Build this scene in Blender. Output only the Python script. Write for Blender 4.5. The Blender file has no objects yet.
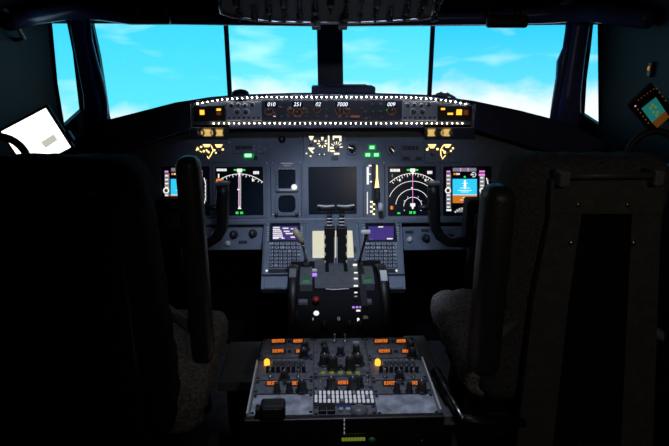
import bpy, bmesh, math, random
from math import sin, cos, pi, radians as R
from mathutils import Vector as V, Matrix, noise
from mathutils.geometry import tessellate_polygon
random.seed(7)
S = bpy.context.scene
COL = S.collection

# ------------------------------------------------------------------ camera
FPX, PITCH, YAW = 535.0, R(17.1), R(-2.0)
CAM = V((-.064, 0, 1.38))
cd = bpy.data.cameras.new('camera'); cam = bpy.data.objects.new('camera', cd); COL.objects.link(cam)
cd.sensor_width = 36; cd.lens = FPX * 36 / 669; cd.clip_start = .02
cam.location = CAM; cam.rotation_euler = (pi/2 - PITCH, 0, YAW)
S.camera = cam
CR = cam.rotation_euler.to_matrix()

def ray(px, py):
    return CR @ V((px - 334.5, 223 - py, -FPX))

def hit(px, py, o, n):
    d = ray(px, py)
    return CAM + d * ((V(o) - CAM).dot(n) / d.dot(n))
def atY(px, py, y): return hit(px, py, (0, y, 0), V((0, 1, 0)))
def atZ(px, py, z): return hit(px, py, (0, 0, z), V((0, 0, 1)))
def atX(px, py, x): return hit(px, py, (x, 0, 0), V((1, 0, 0)))

class Fr:
    """a flat panel of the cockpit: origin, right, up, outward normal"""
    def __init__(s, o, tilt=None, u=None, v=None):
        s.o = V(o)
        if u is None: u = V((1, 0, 0)); v = V((0, sin(tilt), cos(tilt)))
        s.u, s.v = V(u).normalized(), V(v).normalized(); s.n = s.u.cross(s.v)
        m = Matrix((s.u, s.v, s.n)).transposed().to_4x4(); m.translation = s.o; s.M = m
    def uv(s, px, py):
        p = hit(px, py, s.o, s.n) - s.o
        return (p.dot(s.u), p.dot(s.v))
    def at(s, px, py, h=0):
        return Fr(hit(px, py, s.o, s.n) + s.n * h, u=s.u, v=s.v)
    def up(s, h): return Fr(s.o + s.n * h, u=s.u, v=s.v)
    def rect(s, x0, y0, x1, y1):
        a, b, c, d = s.uv(x0, y1), s.uv(x1, y1), s.uv(x1, y0), s.uv(x0, y0)
        return ((a[0]+d[0])/2, (a[1]+b[1])/2, (b[0]+c[0])/2, (c[1]+d[1])/2)

# ------------------------------------------------------------------ materials
MATS = {}
def mat(name, col, rough=.5, metal=0, noise_amt=0, nscale=40, bump=0, bscale=200, spec=.5, coat=0):
    m = bpy.data.materials.new(name); m.use_nodes = True; nt = m.node_tree
    b = nt.nodes['Principled BSDF']
    b.inputs['Base Color'].default_value = (*col, 1); b.inputs['Roughness'].default_value = rough
    b.inputs['Metallic'].default_value = metal; b.inputs['Specular IOR Level'].default_value = spec
    b.inputs['Coat Weight'].default_value = coat
    if noise_amt or bump:
        tc = nt.nodes.new('ShaderNodeTexCoord')
    if noise_amt:
        n = nt.nodes.new('ShaderNodeTexNoise'); n.inputs['Scale'].default_value = nscale; n.inputs['Detail'].default_value = 6
        r = nt.nodes.new('ShaderNodeValToRGB')
        r.color_ramp.elements[0].color = (*[c * (1 - noise_amt) for c in col], 1); r.color_ramp.elements[0].position = .3
        r.color_ramp.elements[1].color = (*[min(1, c * (1 + noise_amt)) for c in col], 1); r.color_ramp.elements[1].position = .7
        nt.links.new(tc.outputs['Object'], n.inputs['Vector']); nt.links.new(n.outputs['Fac'], r.inputs['Fac'])
        nt.links.new(r.outputs['Color'], b.inputs['Base Color'])
    if bump:
        n = nt.nodes.new('ShaderNodeTexNoise'); n.inputs['Scale'].default_value = bscale; n.inputs['Detail'].default_value = 4
        bp = nt.nodes.new('ShaderNodeBump'); bp.inputs['Strength'].default_value = bump; bp.inputs['Distance'].default_value = .01
        nt.links.new(tc.outputs['Object'], n.inputs['Vector']); nt.links.new(n.outputs['Fac'], bp.inputs['Height'])
        nt.links.new(bp.outputs['Normal'], b.inputs['Normal'])
    MATS[name] = m
def emat(name, col, strength=1.0):
    m = bpy.data.materials.new(name); m.use_nodes = True
    b = m.node_tree.nodes['Principled BSDF']
    b.inputs['Base Color'].default_value = (.02, .02, .02, 1); b.inputs['Roughness'].default_value = .4
    b.inputs['Emission Color'].default_value = (*col, 1); b.inputs['Emission Strength'].default_value = strength
    MATS[name] = m
mat('panel', (.17, .205, .27), .5, noise_amt=.12, nscale=30)
mat('panel_dark', (.10, .11, .14), .5, noise_amt=.15)
mat('bezel', (.16, .19, .245), .42, noise_amt=.1)
mat('pedestal_grey', (.15, .16, .19), .42, noise_amt=.45, nscale=60)
mat('scuffed', (.42, .45, .53), .34, noise_amt=.6, nscale=30)
mat('black', (.012, .012, .014), .42)
mat('black_matte', (.004, .004, .005), .8, spec=.2)
mat('rubber', (.02, .02, .022), .6, bump=.2)
mat('knob', (.025, .025, .03), .38)
mat('glass', (.010, .017, .030), .22, spec=.25)
mat('key', (.48, .51, .60), .45)
mat('key_dark', (.035, .04, .055), .45)
mat('steel', (.6, .6, .62), .3, metal=1)
mat('paint_white', (.7, .7, .68), .4)
mat('cream', (.42, .37, .27), .45)
mat('lever_grey', (.16, .17, .19), .4)
mat('quad_grey', (.09, .095, .105), .45, noise_amt=.15)
mat('shell', (.09, .085, .08), .42, noise_amt=.2, nscale=60)
mat('leather', (.035, .034, .036), .42, bump=.12, bscale=120)
mat('sheep_black', (.09, .09, .10), .95, noise_amt=.5, nscale=160, bump=.8, bscale=240)
mat('fleece_black', (.012, .012, .014), .95, noise_amt=.5, nscale=160, bump=.8, bscale=240)
mat('sheep_grey', (.42, .40, .40), .95, noise_amt=.6, nscale=130, bump=1.0, bscale=220)
mat('lining', (.006, .007, .022), .6, spec=.25, noise_amt=.15, nscale=15)
mat('trim', (.10, .12, .34), .28, noise_amt=.1, nscale=20)  # blue strengthened: glare haze around the windows put into the colour
mat('hood', (.04, .05, .12), .5, noise_amt=.2, nscale=60, bump=.15)  # navy of the window glare mixed into the hood colour
mat('gloss_black', (.30, .29, .27), .10, metal=1)
mat('floor', (.05, .05, .055), .8, noise_amt=.3, nscale=25, bump=.3)
mat('mcp', (.035, .04, .075), .45, noise_amt=.1)
mat('efis', (.42, .45, .54), .42, noise_amt=.1)
mat('red_knob', (.35, .02, .02), .35)
mat('green_band', (.02, .16, .05), .4)
mat('blue_tape', (.03, .06, .25), .4)
mat('wood_board', (.16, .17, .20), .6, noise_amt=.2)
emat('e_white', (1, .97, .95), 1.0)
emat('e_led', (1, .95, .92), 34)
emat('e_led_warm', (1, .86, .66), 20)
emat('e_text', (.75, .85, 1), 1.6)
emat('e_grey', (.35, .35, .42), .55)
emat('e_mag', (.9, .25, .75), 1.0)
emat('e_green', (.04, .85, .10), 1.0)
emat('e_green_hot', (.25, 1, .35), 2.4)
emat('e_green_soft', (.0, .30, .06), .7)
emat('e_yg', (.45, .55, .05), .27)
emat('e_cyan', (.03, .60, .90), 1.05)
emat('e_teal', (.02, .28, .26), .45)
emat('e_brown', (.60, .18, .015), 1)
emat('e_rust', (.25, .07, .01), .38)
emat('e_orange', (1, .22, .02), 1.15)
emat('e_amber', (1, .42, .03), 1.9)
emat('e_amber_dim', (1, .30, .02), .45)
emat('e_ring', (.55, .16, .08), .30)
emat('e_back', (1, .66, .22), 2.3)
emat('e_back_white', (1, .85, .52), 1.7)
emat('e_purple', (.10, .045, .42), .45)
emat('e_violet', (.5, .25, 1), .9)
emat('e_cream', (.74, .72, .54), .95)
emat('e_page', (1, 1, .97), 2.0)
emat('e_page_grey', (.62, .64, .54), .9)
emat('e_key', (.80, .84, 1), .5)

def sky_mat(name, seed, top, bot, cloud, strength, hgt, white_lo):
    """what the simulator's screen shows: blue sky with streaks of cloud"""
    m = bpy.data.materials.new(name); m.use_nodes = True; nt = m.node_tree; N = nt.nodes; L = nt.links
    b = N['Principled BSDF']; b.inputs['Base Color'].default_value = (.01, .01, .01, 1); b.inputs['Roughness'].default_value = .5
    tc = N.new('ShaderNodeTexCoord'); sp = N.new('ShaderNodeSeparateXYZ'); L.new(tc.outputs['Object'], sp.inputs[0])
    mr = N.new('ShaderNodeMapRange'); mr.inputs[1].default_value = -hgt/2; mr.inputs[2].default_value = hgt/2
    L.new(sp.outputs['Y'], mr.inputs[0])
    rp = N.new('ShaderNodeValToRGB'); e = rp.color_ramp.elements
    e[0].position = .12; e[0].color = (*bot, 1); e[1].position = .85; e[1].color = (*top, 1)
    L.new(mr.outputs[0], rp.inputs[0])
    mp = N.new('ShaderNodeMapping'); mp.inputs['Scale'].default_value = (1.1, 4.0, 1); mp.inputs['Location'].default_value = (seed*3.1, seed*1.7, seed)
    mp.inputs['Rotation'].default_value = (0, 0, R(-13))
    L.new(tc.outputs['Object'], mp.inputs[0])
    ns = N.new('ShaderNodeTexNoise'); ns.inputs['Scale'].default_value = 1.9; ns.inputs['Detail'].default_value = 4; ns.inputs['Roughness'].default_value = .42
    ns.inputs['Distortion'].default_value = .25
    L.new(mp.outputs[0], ns.inputs[0])
    cr = N.new('ShaderNodeValToRGB'); cr.color_ramp.elements[0].position = .55; cr.color_ramp.elements[1].position = .80
    L.new(ns.outputs['Fac'], cr.inputs[0])
    mx = N.new('ShaderNodeMix'); mx.data_type = 'RGBA'; mx.inputs[7].default_value = (*cloud, 1)
    L.new(cr.outputs[0], mx.inputs[0]); L.new(rp.outputs[0], mx.inputs[6])
    # cloud bank low on the picture
    mp2 = N.new('ShaderNodeMapping'); mp2.inputs['Scale'].default_value = (2.2, 3, 1); mp2.inputs['Location'].default_value = (seed*1.3, 0, seed)
    L.new(tc.outputs['Object'], mp2.inputs[0])
    n2 = N.new('ShaderNodeTexNoise'); n2.inputs['Scale'].default_value = 2.0; n2.inputs['Detail'].default_value = 6; L.new(mp2.outputs[0], n2.inputs[0])
    ma = N.new('ShaderNodeMath'); ma.operation = 'MULTIPLY_ADD'; ma.inputs[1].default_value = -.40; ma.inputs[2].default_value = .20
    L.new(n2.outputs['Fac'], ma.inputs[0])
    ad = N.new('ShaderNodeMath'); ad.operation = 'ADD'; L.new(mr.outputs[0], ad.inputs[0]); L.new(ma.outputs[0], ad.inputs[1])
    m2 = N.new('ShaderNodeMapRange'); m2.inputs[1].default_value = white_lo + .16; m2.inputs[2].default_value = white_lo - .02
    L.new(ad.outputs[0], m2.inputs[0])
    mx2 = N.new('ShaderNodeMix'); mx2.data_type = 'RGBA'; mx2.inputs[7].default_value = (.9, .97, 1, 1)
    L.new(m2.outputs[0], mx2.inputs[0]); L.new(mx.outputs[2], mx2.inputs[6])
    L.new(mx2.outputs[2], b.inputs['Emission Color']); b.inputs['Emission Strength'].default_value = strength
    MATS[name] = m
TVH = .80
sky_mat('sky_a', 1.7, (.05, .69, 1.0), (.12, .82, 1.0), (.48, .95, 1), 1.15, TVH, .11)
sky_mat('sky_b', 4.4, (.07, .71, 1.0), (.22, .86, 1.0), (.50, .96, 1), 1.2, TVH, .30)
sky_mat('sky_c', 7.3, (.03, .62, 1.0), (.18, .84, 1.0), (.50, .94, 1), 1.15, TVH, .30)

def pane_mat():
    m = bpy.data.materials.new('clear_glass'); m.use_nodes = True; nt = m.node_tree; N = nt.nodes
    N.remove(N['Principled BSDF'])
    t = N.new('ShaderNodeBsdfTransparent'); g = N.new('ShaderNodeBsdfGlossy'); g.inputs['Roughness'].default_value = .03
    mx = N.new('ShaderNodeMixShader'); mx.inputs[0].default_value = .035
    nt.links.new(t.outputs[0], mx.inputs[1]); nt.links.new(g.outputs[0], mx.inputs[2])
    nt.links.new(mx.outputs[0], N['Material Output'].inputs[0]); MATS['clear_glass'] = m
pane_mat()

# ------------------------------------------------------------------ mesh helpers
def T(x, y, z=0): return Matrix.Translation((x, y, z))
def RX(a): return Matrix.Rotation(a, 4, 'X')
def RY(a): return Matrix.Rotation(a, 4, 'Y')
def RZ(a): return Matrix.Rotation(a, 4, 'Z')
_cache = {}
def rbox_geo(sx, sy, sz, r, seg=2):
    k = (round(sx, 4), round(sy, 4), round(sz, 4), round(r, 4), seg)
    if k not in _cache:
        bm = bmesh.new(); bmesh.ops.create_cube(bm, size=1)
        for v in bm.verts: v.co = V((v.co.x*sx, v.co.y*sy, v.co.z*sz))
        if r > 0: bmesh.ops.bevel(bm, geom=bm.edges[:], offset=min(r, .49*min(sx, sy, sz)), segments=seg, affect='EDGES', profile=.5)
        bm.verts.index_update()
        _cache[k] = ([v.co.copy() for v in bm.verts], [[v.index for v in f.verts] for f in bm.faces]); bm.free()
    return _cache[k]
class MB:
    def __init__(s): s.v, s.f, s.m, s.sm, s.mats = [], [], [], [], []
    def add(s, vs, fs, mt, M=None, smooth=False):
        if mt not in s.mats: s.mats.append(mt)
        i, o = s.mats.index(mt), len(s.v)
        s.v += [(M @ V(v)) if M is not None else V(v) for v in vs]
        for f in fs: s.f.append([o + k for k in f]); s.m.append(i); s.sm.append(smooth)
        return s
    def box(s, c, size, mt, r=0, seg=2, M=None):
        vs, fs = rbox_geo(*size, r, seg)
        m = T(*c); m = M @ m if M is not None else m
        return s.add(vs, fs, mt, m, False)
    def lbox(s, x0, y0, z0, x1, y1, z1, mt, r=0, seg=2, M=None):
        return s.box(((x0+x1)/2, (y0+y1)/2, (z0+z1)/2), (abs(x1-x0), abs(y1-y0), abs(z1-z0)), mt, r, seg, M)
    def lathe(s, prof, mt, M=None, n=16, smooth=True, flute=0):
        vs, fs = [], []
        for r, z in prof:
            for k in range(n):
                rr = r * (1 - flute * (k % 2)); a = 2*pi*k/n
                vs.append((rr*cos(a), rr*sin(a), z))
        for j in range(len(prof)-1):
            for k in range(n):
                a, b = j*n + k, j*n + (k+1) % n
                fs.append([a, b, b+n, a+n])
        fs.append(list(range(n-1, -1, -1))); fs.append([(len(prof)-1)*n + k for k in range(n)])
        return s.add(vs, fs, mt, M, smooth)
    def knob(s, x, y, z, r, h, mt='knob', M=None, n=18):
        m = T(x, y, z); m = M @ m if M is not None else m
        s.lathe([(r*1.12, 0), (r*1.12, h*.12), (r, h*.16), (r*.92, h*.9), (r*.78, h)], mt, m, n, False, .07)
        s.lbox(-r*.08, r*.1, h, r*.08, r*.75, h*1.03, 'paint_white', M=m)
        return s
    def tube(s, pts, rad, mt, n=10, M=None, smooth=True, flat=1.0):
        pts = [V(p) for p in pts]; vs, fs = [], []
        rads = rad if isinstance(rad, (list, tuple)) else [rad]*len(pts)
        prev = None
        for i, p in enumerate(pts):
            t = (pts[min(i+1, len(pts)-1)] - pts[max(i-1, 0)]).normalized()
            if prev is None:
                a = V((0, 0, 1)) if abs(t.z) < .9 else V((0, 1, 0)); u = t.cross(a).normalized()
            else: u = (prev - t * prev.dot(t)).normalized()
            prev = u; w = t.cross(u)
            for k in range(n):
                an = 2*pi*k/n; vs.append(p + (u*cos(an) + w*sin(an)*flat) * rads[i])
        for j in range(len(pts)-1):
            for k in range(n):
                a, b = j*n + k, j*n + (k+1) % n; fs.append([a, b, b+n, a+n])
        fs.append(list(range(n-1, -1, -1))); fs.append([(len(pts)-1)*n + k for k in range(n)])
        return s.add(vs, fs, mt, M, smooth)
    def prism(s, poly, z0, z1, mt, M=None):
        n = len(poly)
        vs = [(x, y, z0) for x, y in poly] + [(x, y, z1) for x, y in poly]
        fs = [list(range(n-1, -1, -1)), list(range(n, 2*n))] + [[k, (k+1) % n, n + (k+1) % n, n+k] for k in range(n)]
        return s.add(vs, fs, mt, M)
    def holed(s, outer, holes, z0, z1, mt, M=None):
        loops = [outer] + holes; flat = [p for l in loops for p in l]; n = len(flat)
        tris = tessellate_polygon([[V((x, y, 0)) for x, y in l] for l in loops])
        vs = [(x, y, z0) for x, y in flat] + [(x, y, z1) for x, y in flat]
        fs = []
        for t in tris:
            a, b, c = [V((*flat[i], 0)) for i in t]
            up = (b-a).cross(c-a).z > 0
            t = list(t) if up else list(t)[::-1]
            fs.append([n+i for i in t]); fs.append(t[::-1])
        o = 0
        for l in loops:
            k = len(l)
            for i in range(k): fs.append([o+i, o+(i+1) % k, n+o+(i+1) % k, n+o+i])
            o += k
        return s.add(vs, fs, mt, M)
    def sphere(s, c, r, mt, M=None, n=12, sc=(1, 1, 1)):
        pr = [(r*max(.02, sin(pi*k/8)), -r*cos(pi*k/8)) for k in range(9)]
        m = T(*c) @ Matrix.Diagonal((*sc, 1)); m = M @ m if M is not None else m
        return s.lathe(pr, mt, m, n)
    def line(s, pts, w, mt, z, h=.0006):
        """flat ribbon with mitred joints in the panel plane"""
        pts = [V((p[0], p[1])) for p in pts]; L, Rr = [], []
        for i, p in enumerate(pts):
            t = (pts[min(i+1, len(pts)-1)] - pts[max(i-1, 0)]).normalized(); q = V((-t.y, t.x)) * w/2
            L.append(p+q); Rr.append(p-q)
        vs = [(p.x, p.y, z+h) for p in L] + [(p.x, p.y, z+h) for p in Rr]; n = len(pts)
        return s.add(vs, [[i, n+i, n+i+1, i+1] for i in range(n-1)], mt)
    def build(s, name, parent=None):
        me = bpy.data.meshes.new(name)
        me.from_pydata([tuple(v) for v in s.v], [], s.f)
        for k in s.mats: me.materials.append(MATS[k])
        me.polygons.foreach_set('material_index', s.m); me.polygons.foreach_set('use_smooth', s.sm)
        bm = bmesh.new(); bm.from_mesh(me)
        bmesh.ops.recalc_face_normals(bm, faces=[f for f in bm.faces]) if any(len(f.verts) > 2 for f in bm.faces) and not getattr(s, 'flatmesh', False) else None
        bm.to_mesh(me); bm.free(); me.update()
        o = bpy.data.objects.new(name, me); COL.objects.link(o)
        if parent is not None: o.parent = parent
        return o
def tag(o, label=None, cat=None, group=None, kind=None):
    if label: o['label'] = label
    if cat: o['category'] = cat
    if group: o['group'] = group
    if kind: o['kind'] = kind
    return o
def thing(name, label, cat, M=None, group=None):
    o = bpy.data.objects.new(name, None); COL.objects.link(o); o.empty_display_size = .05
    if M is not None: o.matrix_world = M
    return tag(o, label, cat, group)
def structure(o): o['kind'] = 'structure'; return o
def text_mb(mb, body, x, y, size, mt, z, shear=0, sx=1):
    cu = bpy.data.curves.new('t', 'FONT'); cu.body = body; cu.size = size; cu.shear = shear; cu.align_x = 'CENTER'; cu.align_y = 'CENTER'
    ob = bpy.data.objects.new('t', cu); COL.objects.link(ob)
    bpy.context.view_layer.update()
    me = bpy.data.meshes.new_from_object(ob.evaluated_get(bpy.context.evaluated_depsgraph_get()))
    mb.add([v.co.copy() for v in me.vertices], [list(p.vertices) for p in me.polygons], mt, T(x, y, z) @ Matrix.Diagonal((sx, 1, 1, 1)))
    bpy.data.objects.remove(ob); bpy.data.curves.remove(cu); bpy.data.meshes.remove(me)
def rr(x0, y0, x1, y1, r, n=4):
    """rounded rectangle outline"""
    out = []
    for cx, cy, a in ((x1-r, y1-r, 0), (x0+r, y1-r, 90), (x0+r, y0+r, 180), (x1-r, y0+r, 270)):
        for k in range(n+1): out.append((cx + r*cos(R(a + 90*k/n)), cy + r*sin(R(a + 90*k/n))))
    return out
def circ(cx, cy, r, n=24): return [(cx + r*cos(2*pi*k/n), cy + r*sin(2*pi*k/n)) for k in range(n)]

class Draw:
    """draws pixels of a display onto a panel frame"""
    def __init__(s, fr, z): s.fr, s.z, s.mb = fr, z, MB(); s.mb.flatmesh = True; s.k = 0
        # one photograph pixel measured on this panel
    def px(s):
        a, b = s.fr.uv(334, 200), s.fr.uv(335, 200); return abs(b[0]-a[0])
    def bar(s, x0, y0, x1, y1, mt):
        s.k += 1; z = s.z + .00006*s.k
        p = [s.fr.uv(x0, y1), s.fr.uv(x1, y1), s.fr.uv(x1, y0), s.fr.uv(x0, y0)]
        s.mb.add([(*q, z) for q in p], [[0, 1, 2, 3]], mt)
    def line(s, pts, w, mt):
        s.k += 1
        s.mb.line([s.fr.uv(*p) for p in pts], w*s.px(), mt, s.z + .00006*s.k, 0)
    def arc(s, cx, cy, r, a0, a1, w, mt, n=28):
        s.line([(cx + r*sin(R(a0 + (a1-a0)*k/n)), cy - r*cos(R(a0 + (a1-a0)*k/n))) for k in range(n+1)], w, mt)
    def disc(s, cx, cy, r, mt, n=16):
        s.k += 1
        s.mb.add([(*s.fr.uv(cx + r*cos(2*pi*k/n), cy - r*sin(2*pi*k/n)), s.z + .00006*s.k) for k in range(n)], [list(range(n))], mt)
    def poly(s, pts, mt):
        s.k += 1; s.mb.add([(*s.fr.uv(*p), s.z + .00006*s.k) for p in pts], [list(range(len(pts)))], mt)
    def text(s, x0, y0, x1, y1, mt):
        """a line of lettering too small to read: a run of glyph-sized strokes"""
        x = x0; h = y1 - y0
        while x < x1 - .25:
            w = min(x1 - x, h * random.uniform(.45, .8)); s.bar(x, y0, x + w*.82, y1, mt); x += w

# ------------------------------------------------------------------ panel frames
F_MIP = Fr((0, 2.025, .89), R(15))              # instrument panel
F_GLS = Fr(atY(332, 111, 1.985), R(6))           # glareshield face
o_cdu = hit(332, 222, F_MIP.o, F_MIP.n) ; o_cdu.x = 0; o_cdu.y -= .012
F_CDU = Fr(o_cdu, R(53))                        # sloping forward electronics panel
F_PED = Fr((0, 1.2, .61), R(90))                # level aisle stand
q_ = atY(332, 22.5, 1.62); F_OVH = Fr((0, q_.y, q_.z), u=(-1, 0, 0), v=(0, cos(R(28)), -sin(R(28))))   # overhead panel faces down and aft

# ------------------------------------------------------------------ SETTING
XW = 1.10; XL = 1.065; YW = 2.42
mb = MB(); mb.lbox(-1.6, -1.2, -.06, 1.6, 4.0, 0, 'floor'); structure(mb.build('floor'))
mb = MB(); mb.lbox(-1.6, -1.2, 1.98, 1.6, 1.35, 2.04, 'lining')
mb.add([(-1.3, 1.3, 2.0), (1.3, 1.3, 2.0), (1.3, 2.44, 1.52), (-1.3, 2.44, 1.52), (-1.3, 1.3, 2.04), (1.3, 1.3, 2.04), (1.3, 2.50, 1.56), (-1.3, 2.50, 1.56)],
       [[0, 1, 2, 3], [7, 6, 5, 4], [0, 4, 5, 1], [2, 6, 7, 3], [1, 5, 6, 2], [0, 3, 7, 4]], 'lining')
structure(mb.build('ceiling'))
F_WS = Fr((0, YW, 1.3), 0)                      # windshield wall
wl = [(92, 22), (200, 23.3), (319, 24.8), (321.5, 120), (200, 130), (108.5, 130), (107.5, 112), (104, 88), (99, 55)]
wr = [(340.5, 25.2), (460, 24.6), (568, 23.6), (566, 48), (559, 82), (552, 118), (551, 131), (450, 130), (341, 120)]
WL = [F_WS.uv(*p) for p in wl]; WR = [F_WS.uv(*p) for p in wr]
mb = MB(); mb.holed([(-XL-.005, -.35), (XW+.005, -.35), (XW+.005, .72), (-XL-.005, .72)], [WL, WR], -.02, .0, 'trim', F_WS.M)
mb.lbox(-1.06, -1.3, -.05, 1.09, -.35, .0, 'black_matte', M=F_WS.M)
structure(mb.build('wall_front'))
def inset_ring(P, d):
    cx = sum(p[0] for p in P)/len(P); cy = sum(p[1] for p in P)/len(P)
    return [(p[0] + (d if p[0] < cx else -d), p[1] + (d if p[1] < cy else -d)) for p in P]
def window(n, P, fr, th):
    w = MB(); w.holed(P, [inset_ring(P, .005)], -th, th, 'black', fr.M)
    o = structure(w.build('window_%d' % n))
    g = MB(); g.prism(inset_ring(P, .004), -.004, .002, 'clear_glass', fr.M); g.build('pane', o)
# side walls with the narrow side windows
def yz(pts, x): return [(p.y, p.z) for p in (atX(px, py, x) for px, py in pts)]
sl = [(48.5, 17), (68.5, 17), (75, 50), (82, 110), (62, 127.5), (55, 85)]
sr = [(591, 22), (600.5, 22), (601, 126), (582, 114), (584, 80), (588, 50)]
FX_L = Fr((-XL, 0, 0), u=(0, 1, 0), v=(0, 0, 1)); FX_R = Fr((XW, 0, 0), u=(0, 1, 0), v=(0, 0, 1))
SL, SR = yz(sl, -XL), yz(sr, XW)
wlm = MB(); wlm.holed([(-1.2, 0), (YW, 0), (YW, 2.0), (-1.2, 2.0)], [SL], -.008, 0, 'lining', FX_L.M); structure(wlm.build('wall_left'))
wrm = MB(); wrm.holed([(-1.2, 0), (YW, 0), (YW, 2.0), (-1.2, 2.0)], [SR], 0, .008, 'lining', FX_R.M); structure(wrm.build('wall_right'))
window(1, SL, FX_L, .009); window(2, WL, F_WS, .012); window(3, WR, F_WS, .012); window(4, SR, FX_R, .009)
mb = MB(); mb.lbox(-1.15, -1.2, 0, 1.15, -1.14, 2.0, 'lining'); structure(mb.build('wall_back'))
# posts and header mouldings
def post(n, px_pts, y, r, flat=1.0, m='trim'):
    w = MB(); pts = [atY(px, py, y) for px, py in px_pts]
    w.tube(pts, r, m, 12, flat=flat); structure(w.build('trim_%d' % n))
w = MB(); a = [F_WS.uv(*p) for p in ((316.5, 10), (341.5, 10), (343, 122), (318.5, 122))]
w.prism(a, .0, .07, 'trim', F_WS.M); structure(w.build('trim_1'))
post(2, [(80.5, 8), (81, 30), (86, 60), (94, 95), (99, 130)], YW-.10, [.042, .040, .038, .044, .06], .8)
post(3, [(580, 8), (578, 30), (573, 60), (568, 95), (565, 135)], YW-.10, [.048, .045, .048, .054, .07], .8)
post(4, [(88, 20), (89.5, 40), (94.5, 62), (100, 84), (104, 100), (105, 122)], YW-.16, [.010, .012, .014, .018, .014, .012])
post(5, [(570, 22), (566, 48), (562, 62), (560, 78), (556, 100), (552, 126)], YW-.16, [.014, .014, .022, .018, .016, .014])
# curved header rail above the side and front windows
w = MB()
w.tube([atX(8, 22, -XL+.03), atX(30, 16.5, -XL+.03), atY(66, 10, 2.22), atY(100, 11.5, 2.3), atY(130, 17, 2.33), atY(175, 18, 2.34), atY(330, 20, 2.34), atY(480, 18.5, 2.34), atY(545, 15, 2.30), atY(590, 12, 2.22), atX(648, 20, XW-.03)],
       [.028, .03, .035, .035, .03, .026, .026, .026, .034, .036, .03], 'trim', 12); structure(w.build('trim_6'))

# ------------------------------------------------------------------ SIMULATOR SCREENS beyond the glass
YT = 3.36
sx = [atY(228, 60, YT).x, atY(431, 60, YT).x]
W0 = sx[1] - sx[0]
zc = (atY(330, 14, YT).z + atY(330, 136, YT).z) / 2 + .02
def tv(cx, cy, rz, w, sky, label):
    t = thing('television', label, 'screen', T(cx, cy, 0) @ RZ(rz), 'televisions showing the sky ahead')
    F = T(0, 0, zc) @ RX(pi/2)
    b = MB(); b.holed(rr(-w/2, -TVH/2-.02, w/2, TVH/2+.02, .01), [rr(-w/2+.013, -TVH/2, w/2-.013, TVH/2, .002)], -.02, .012, 'black', F)
    b.lbox(-w/2+.01, -TVH/2, -.05, w/2-.01, TVH/2, -.012, 'black', .01, M=F); b.build('bezel', t)
    s = MB(); s.flatmesh = True
    s.add([(-w/2+.009, -TVH/2, 0), (w/2-.009, -TVH/2, 0), (w/2-.009, TVH/2, 0), (-w/2+.009, TVH/2, 0)], [[0, 1, 2, 3]], sky)
    so = s.build('screen', t); so.matrix_local = F
    st = MB(); st.lbox(-.06, .06, .02, .06, .12, zc, 'black', .01); st.lbox(-.3, -.05, 0, .3, .25, .02, 'black', .005); st.build('stand', t)
ANG = R(14)
xm = (sx[0] + sx[1]) / 2
tv(xm, YT, 0, W0 - .002, 'sky_b', 'television of bright cyan sky straddling the windshield center post')
W1 = 1.5
for sg, sk, lb in ((-1, 'sky_a', "television of streaky blue sky through left windshield and left side window"), (1, 'sky_c', "television of sky and low clouds through right windshield and right side window")):
    ex = xm + sg*(W0/2 + .001)
    tv(ex + sg*W1/2*cos(ANG), YT - W1/2*sin(ANG), -sg*ANG, W1 - .002, sk, lb)

# ------------------------------------------------------------------ OVERHEAD PANEL, visors, lamp
t = thing('overhead_panel', 'dark overhead switch panel hanging above the windshield center post', 'panel', F_OVH.M)
hw = .31
E = [F_OVH.uv(*p) for p in ((219, 0), (221.5, 13), (232, 16.5), (253, 19.5), (275, 21.8), (312, 22.5), (356, 22.5), (392, 21), (418, 19), (430, 17.2), (433, 13), (434.5, 0))]
b = MB(); b.prism([(E[0][0], -.62)] + E + [(E[-1][0], -.62)], -.05, 0, 'panel_dark'); b.build('panel', t)
b = MB(); b.tube([(*p, 0) for p in E], .005, 'steel'); b.build('edge_trim', t)
for j, v in enumerate((-.035, -.068, -.10)):
    for i in range(14):
        u = -hw + .04 + i*(2*hw-.08)/13
        if (i*7 + j*5) % 9 == 4: continue
        b = MB()
        if (i + j) % 3 == 0: b.knob(u, v, 0, .010, .016)
        else:
            b.lathe([(.006, 0), (.006, .004), (.0025, .005), (.0025, .016), (.0035, .02)], 'key_dark', T(u, v), 8)
            b.lbox(u-.009, v-.012, 0, u+.009, v+.012, .0012, 'key_dark', .0005, 1)
        b.build('knob' if (i + j) % 3 == 0 else 'toggle_switch', t)
for px in (316, 343):
    u, v = F_OVH.uv(px, 21); b = MB(); b.lbox(u-.012, v-.006, 0, u+.012, v+.012, .022, 'lever_grey', .003); b.build('bracket', t)
def visor(x0, y0, x1, y1, label):
    c = atY((x0+x1)/2, (y0+y1)/2, 2.2); a, b_ = atY(x0, y0, 2.2), atY(x1, y1, 2.2)
    t = thing('sun_visor', label, 'visor', T(*c), 'sun visors at the windshield top')
    w = MB(); w.box((0, 0, 0), (b_.x-a.x, .03, a.z-b_.z), 'black', .010, 3); w.build('visor_pad', t)
    for s_ in (-.35, .35): w = MB(); w.tube([(s_*(b_.x-a.x), 0, 0), (s_*(b_.x-a.x), .02, .03), (s_*(b_.x-a.x), .08, .07)], .006, 'steel', 8); w.build('hinge', t)
visor(129, 14.5, 171, 24.5, 'small dark rounded visor over the top of the left windshield')
visor(487, 15, 527, 28, 'small dark rounded visor over the top of the right windshield')

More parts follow.
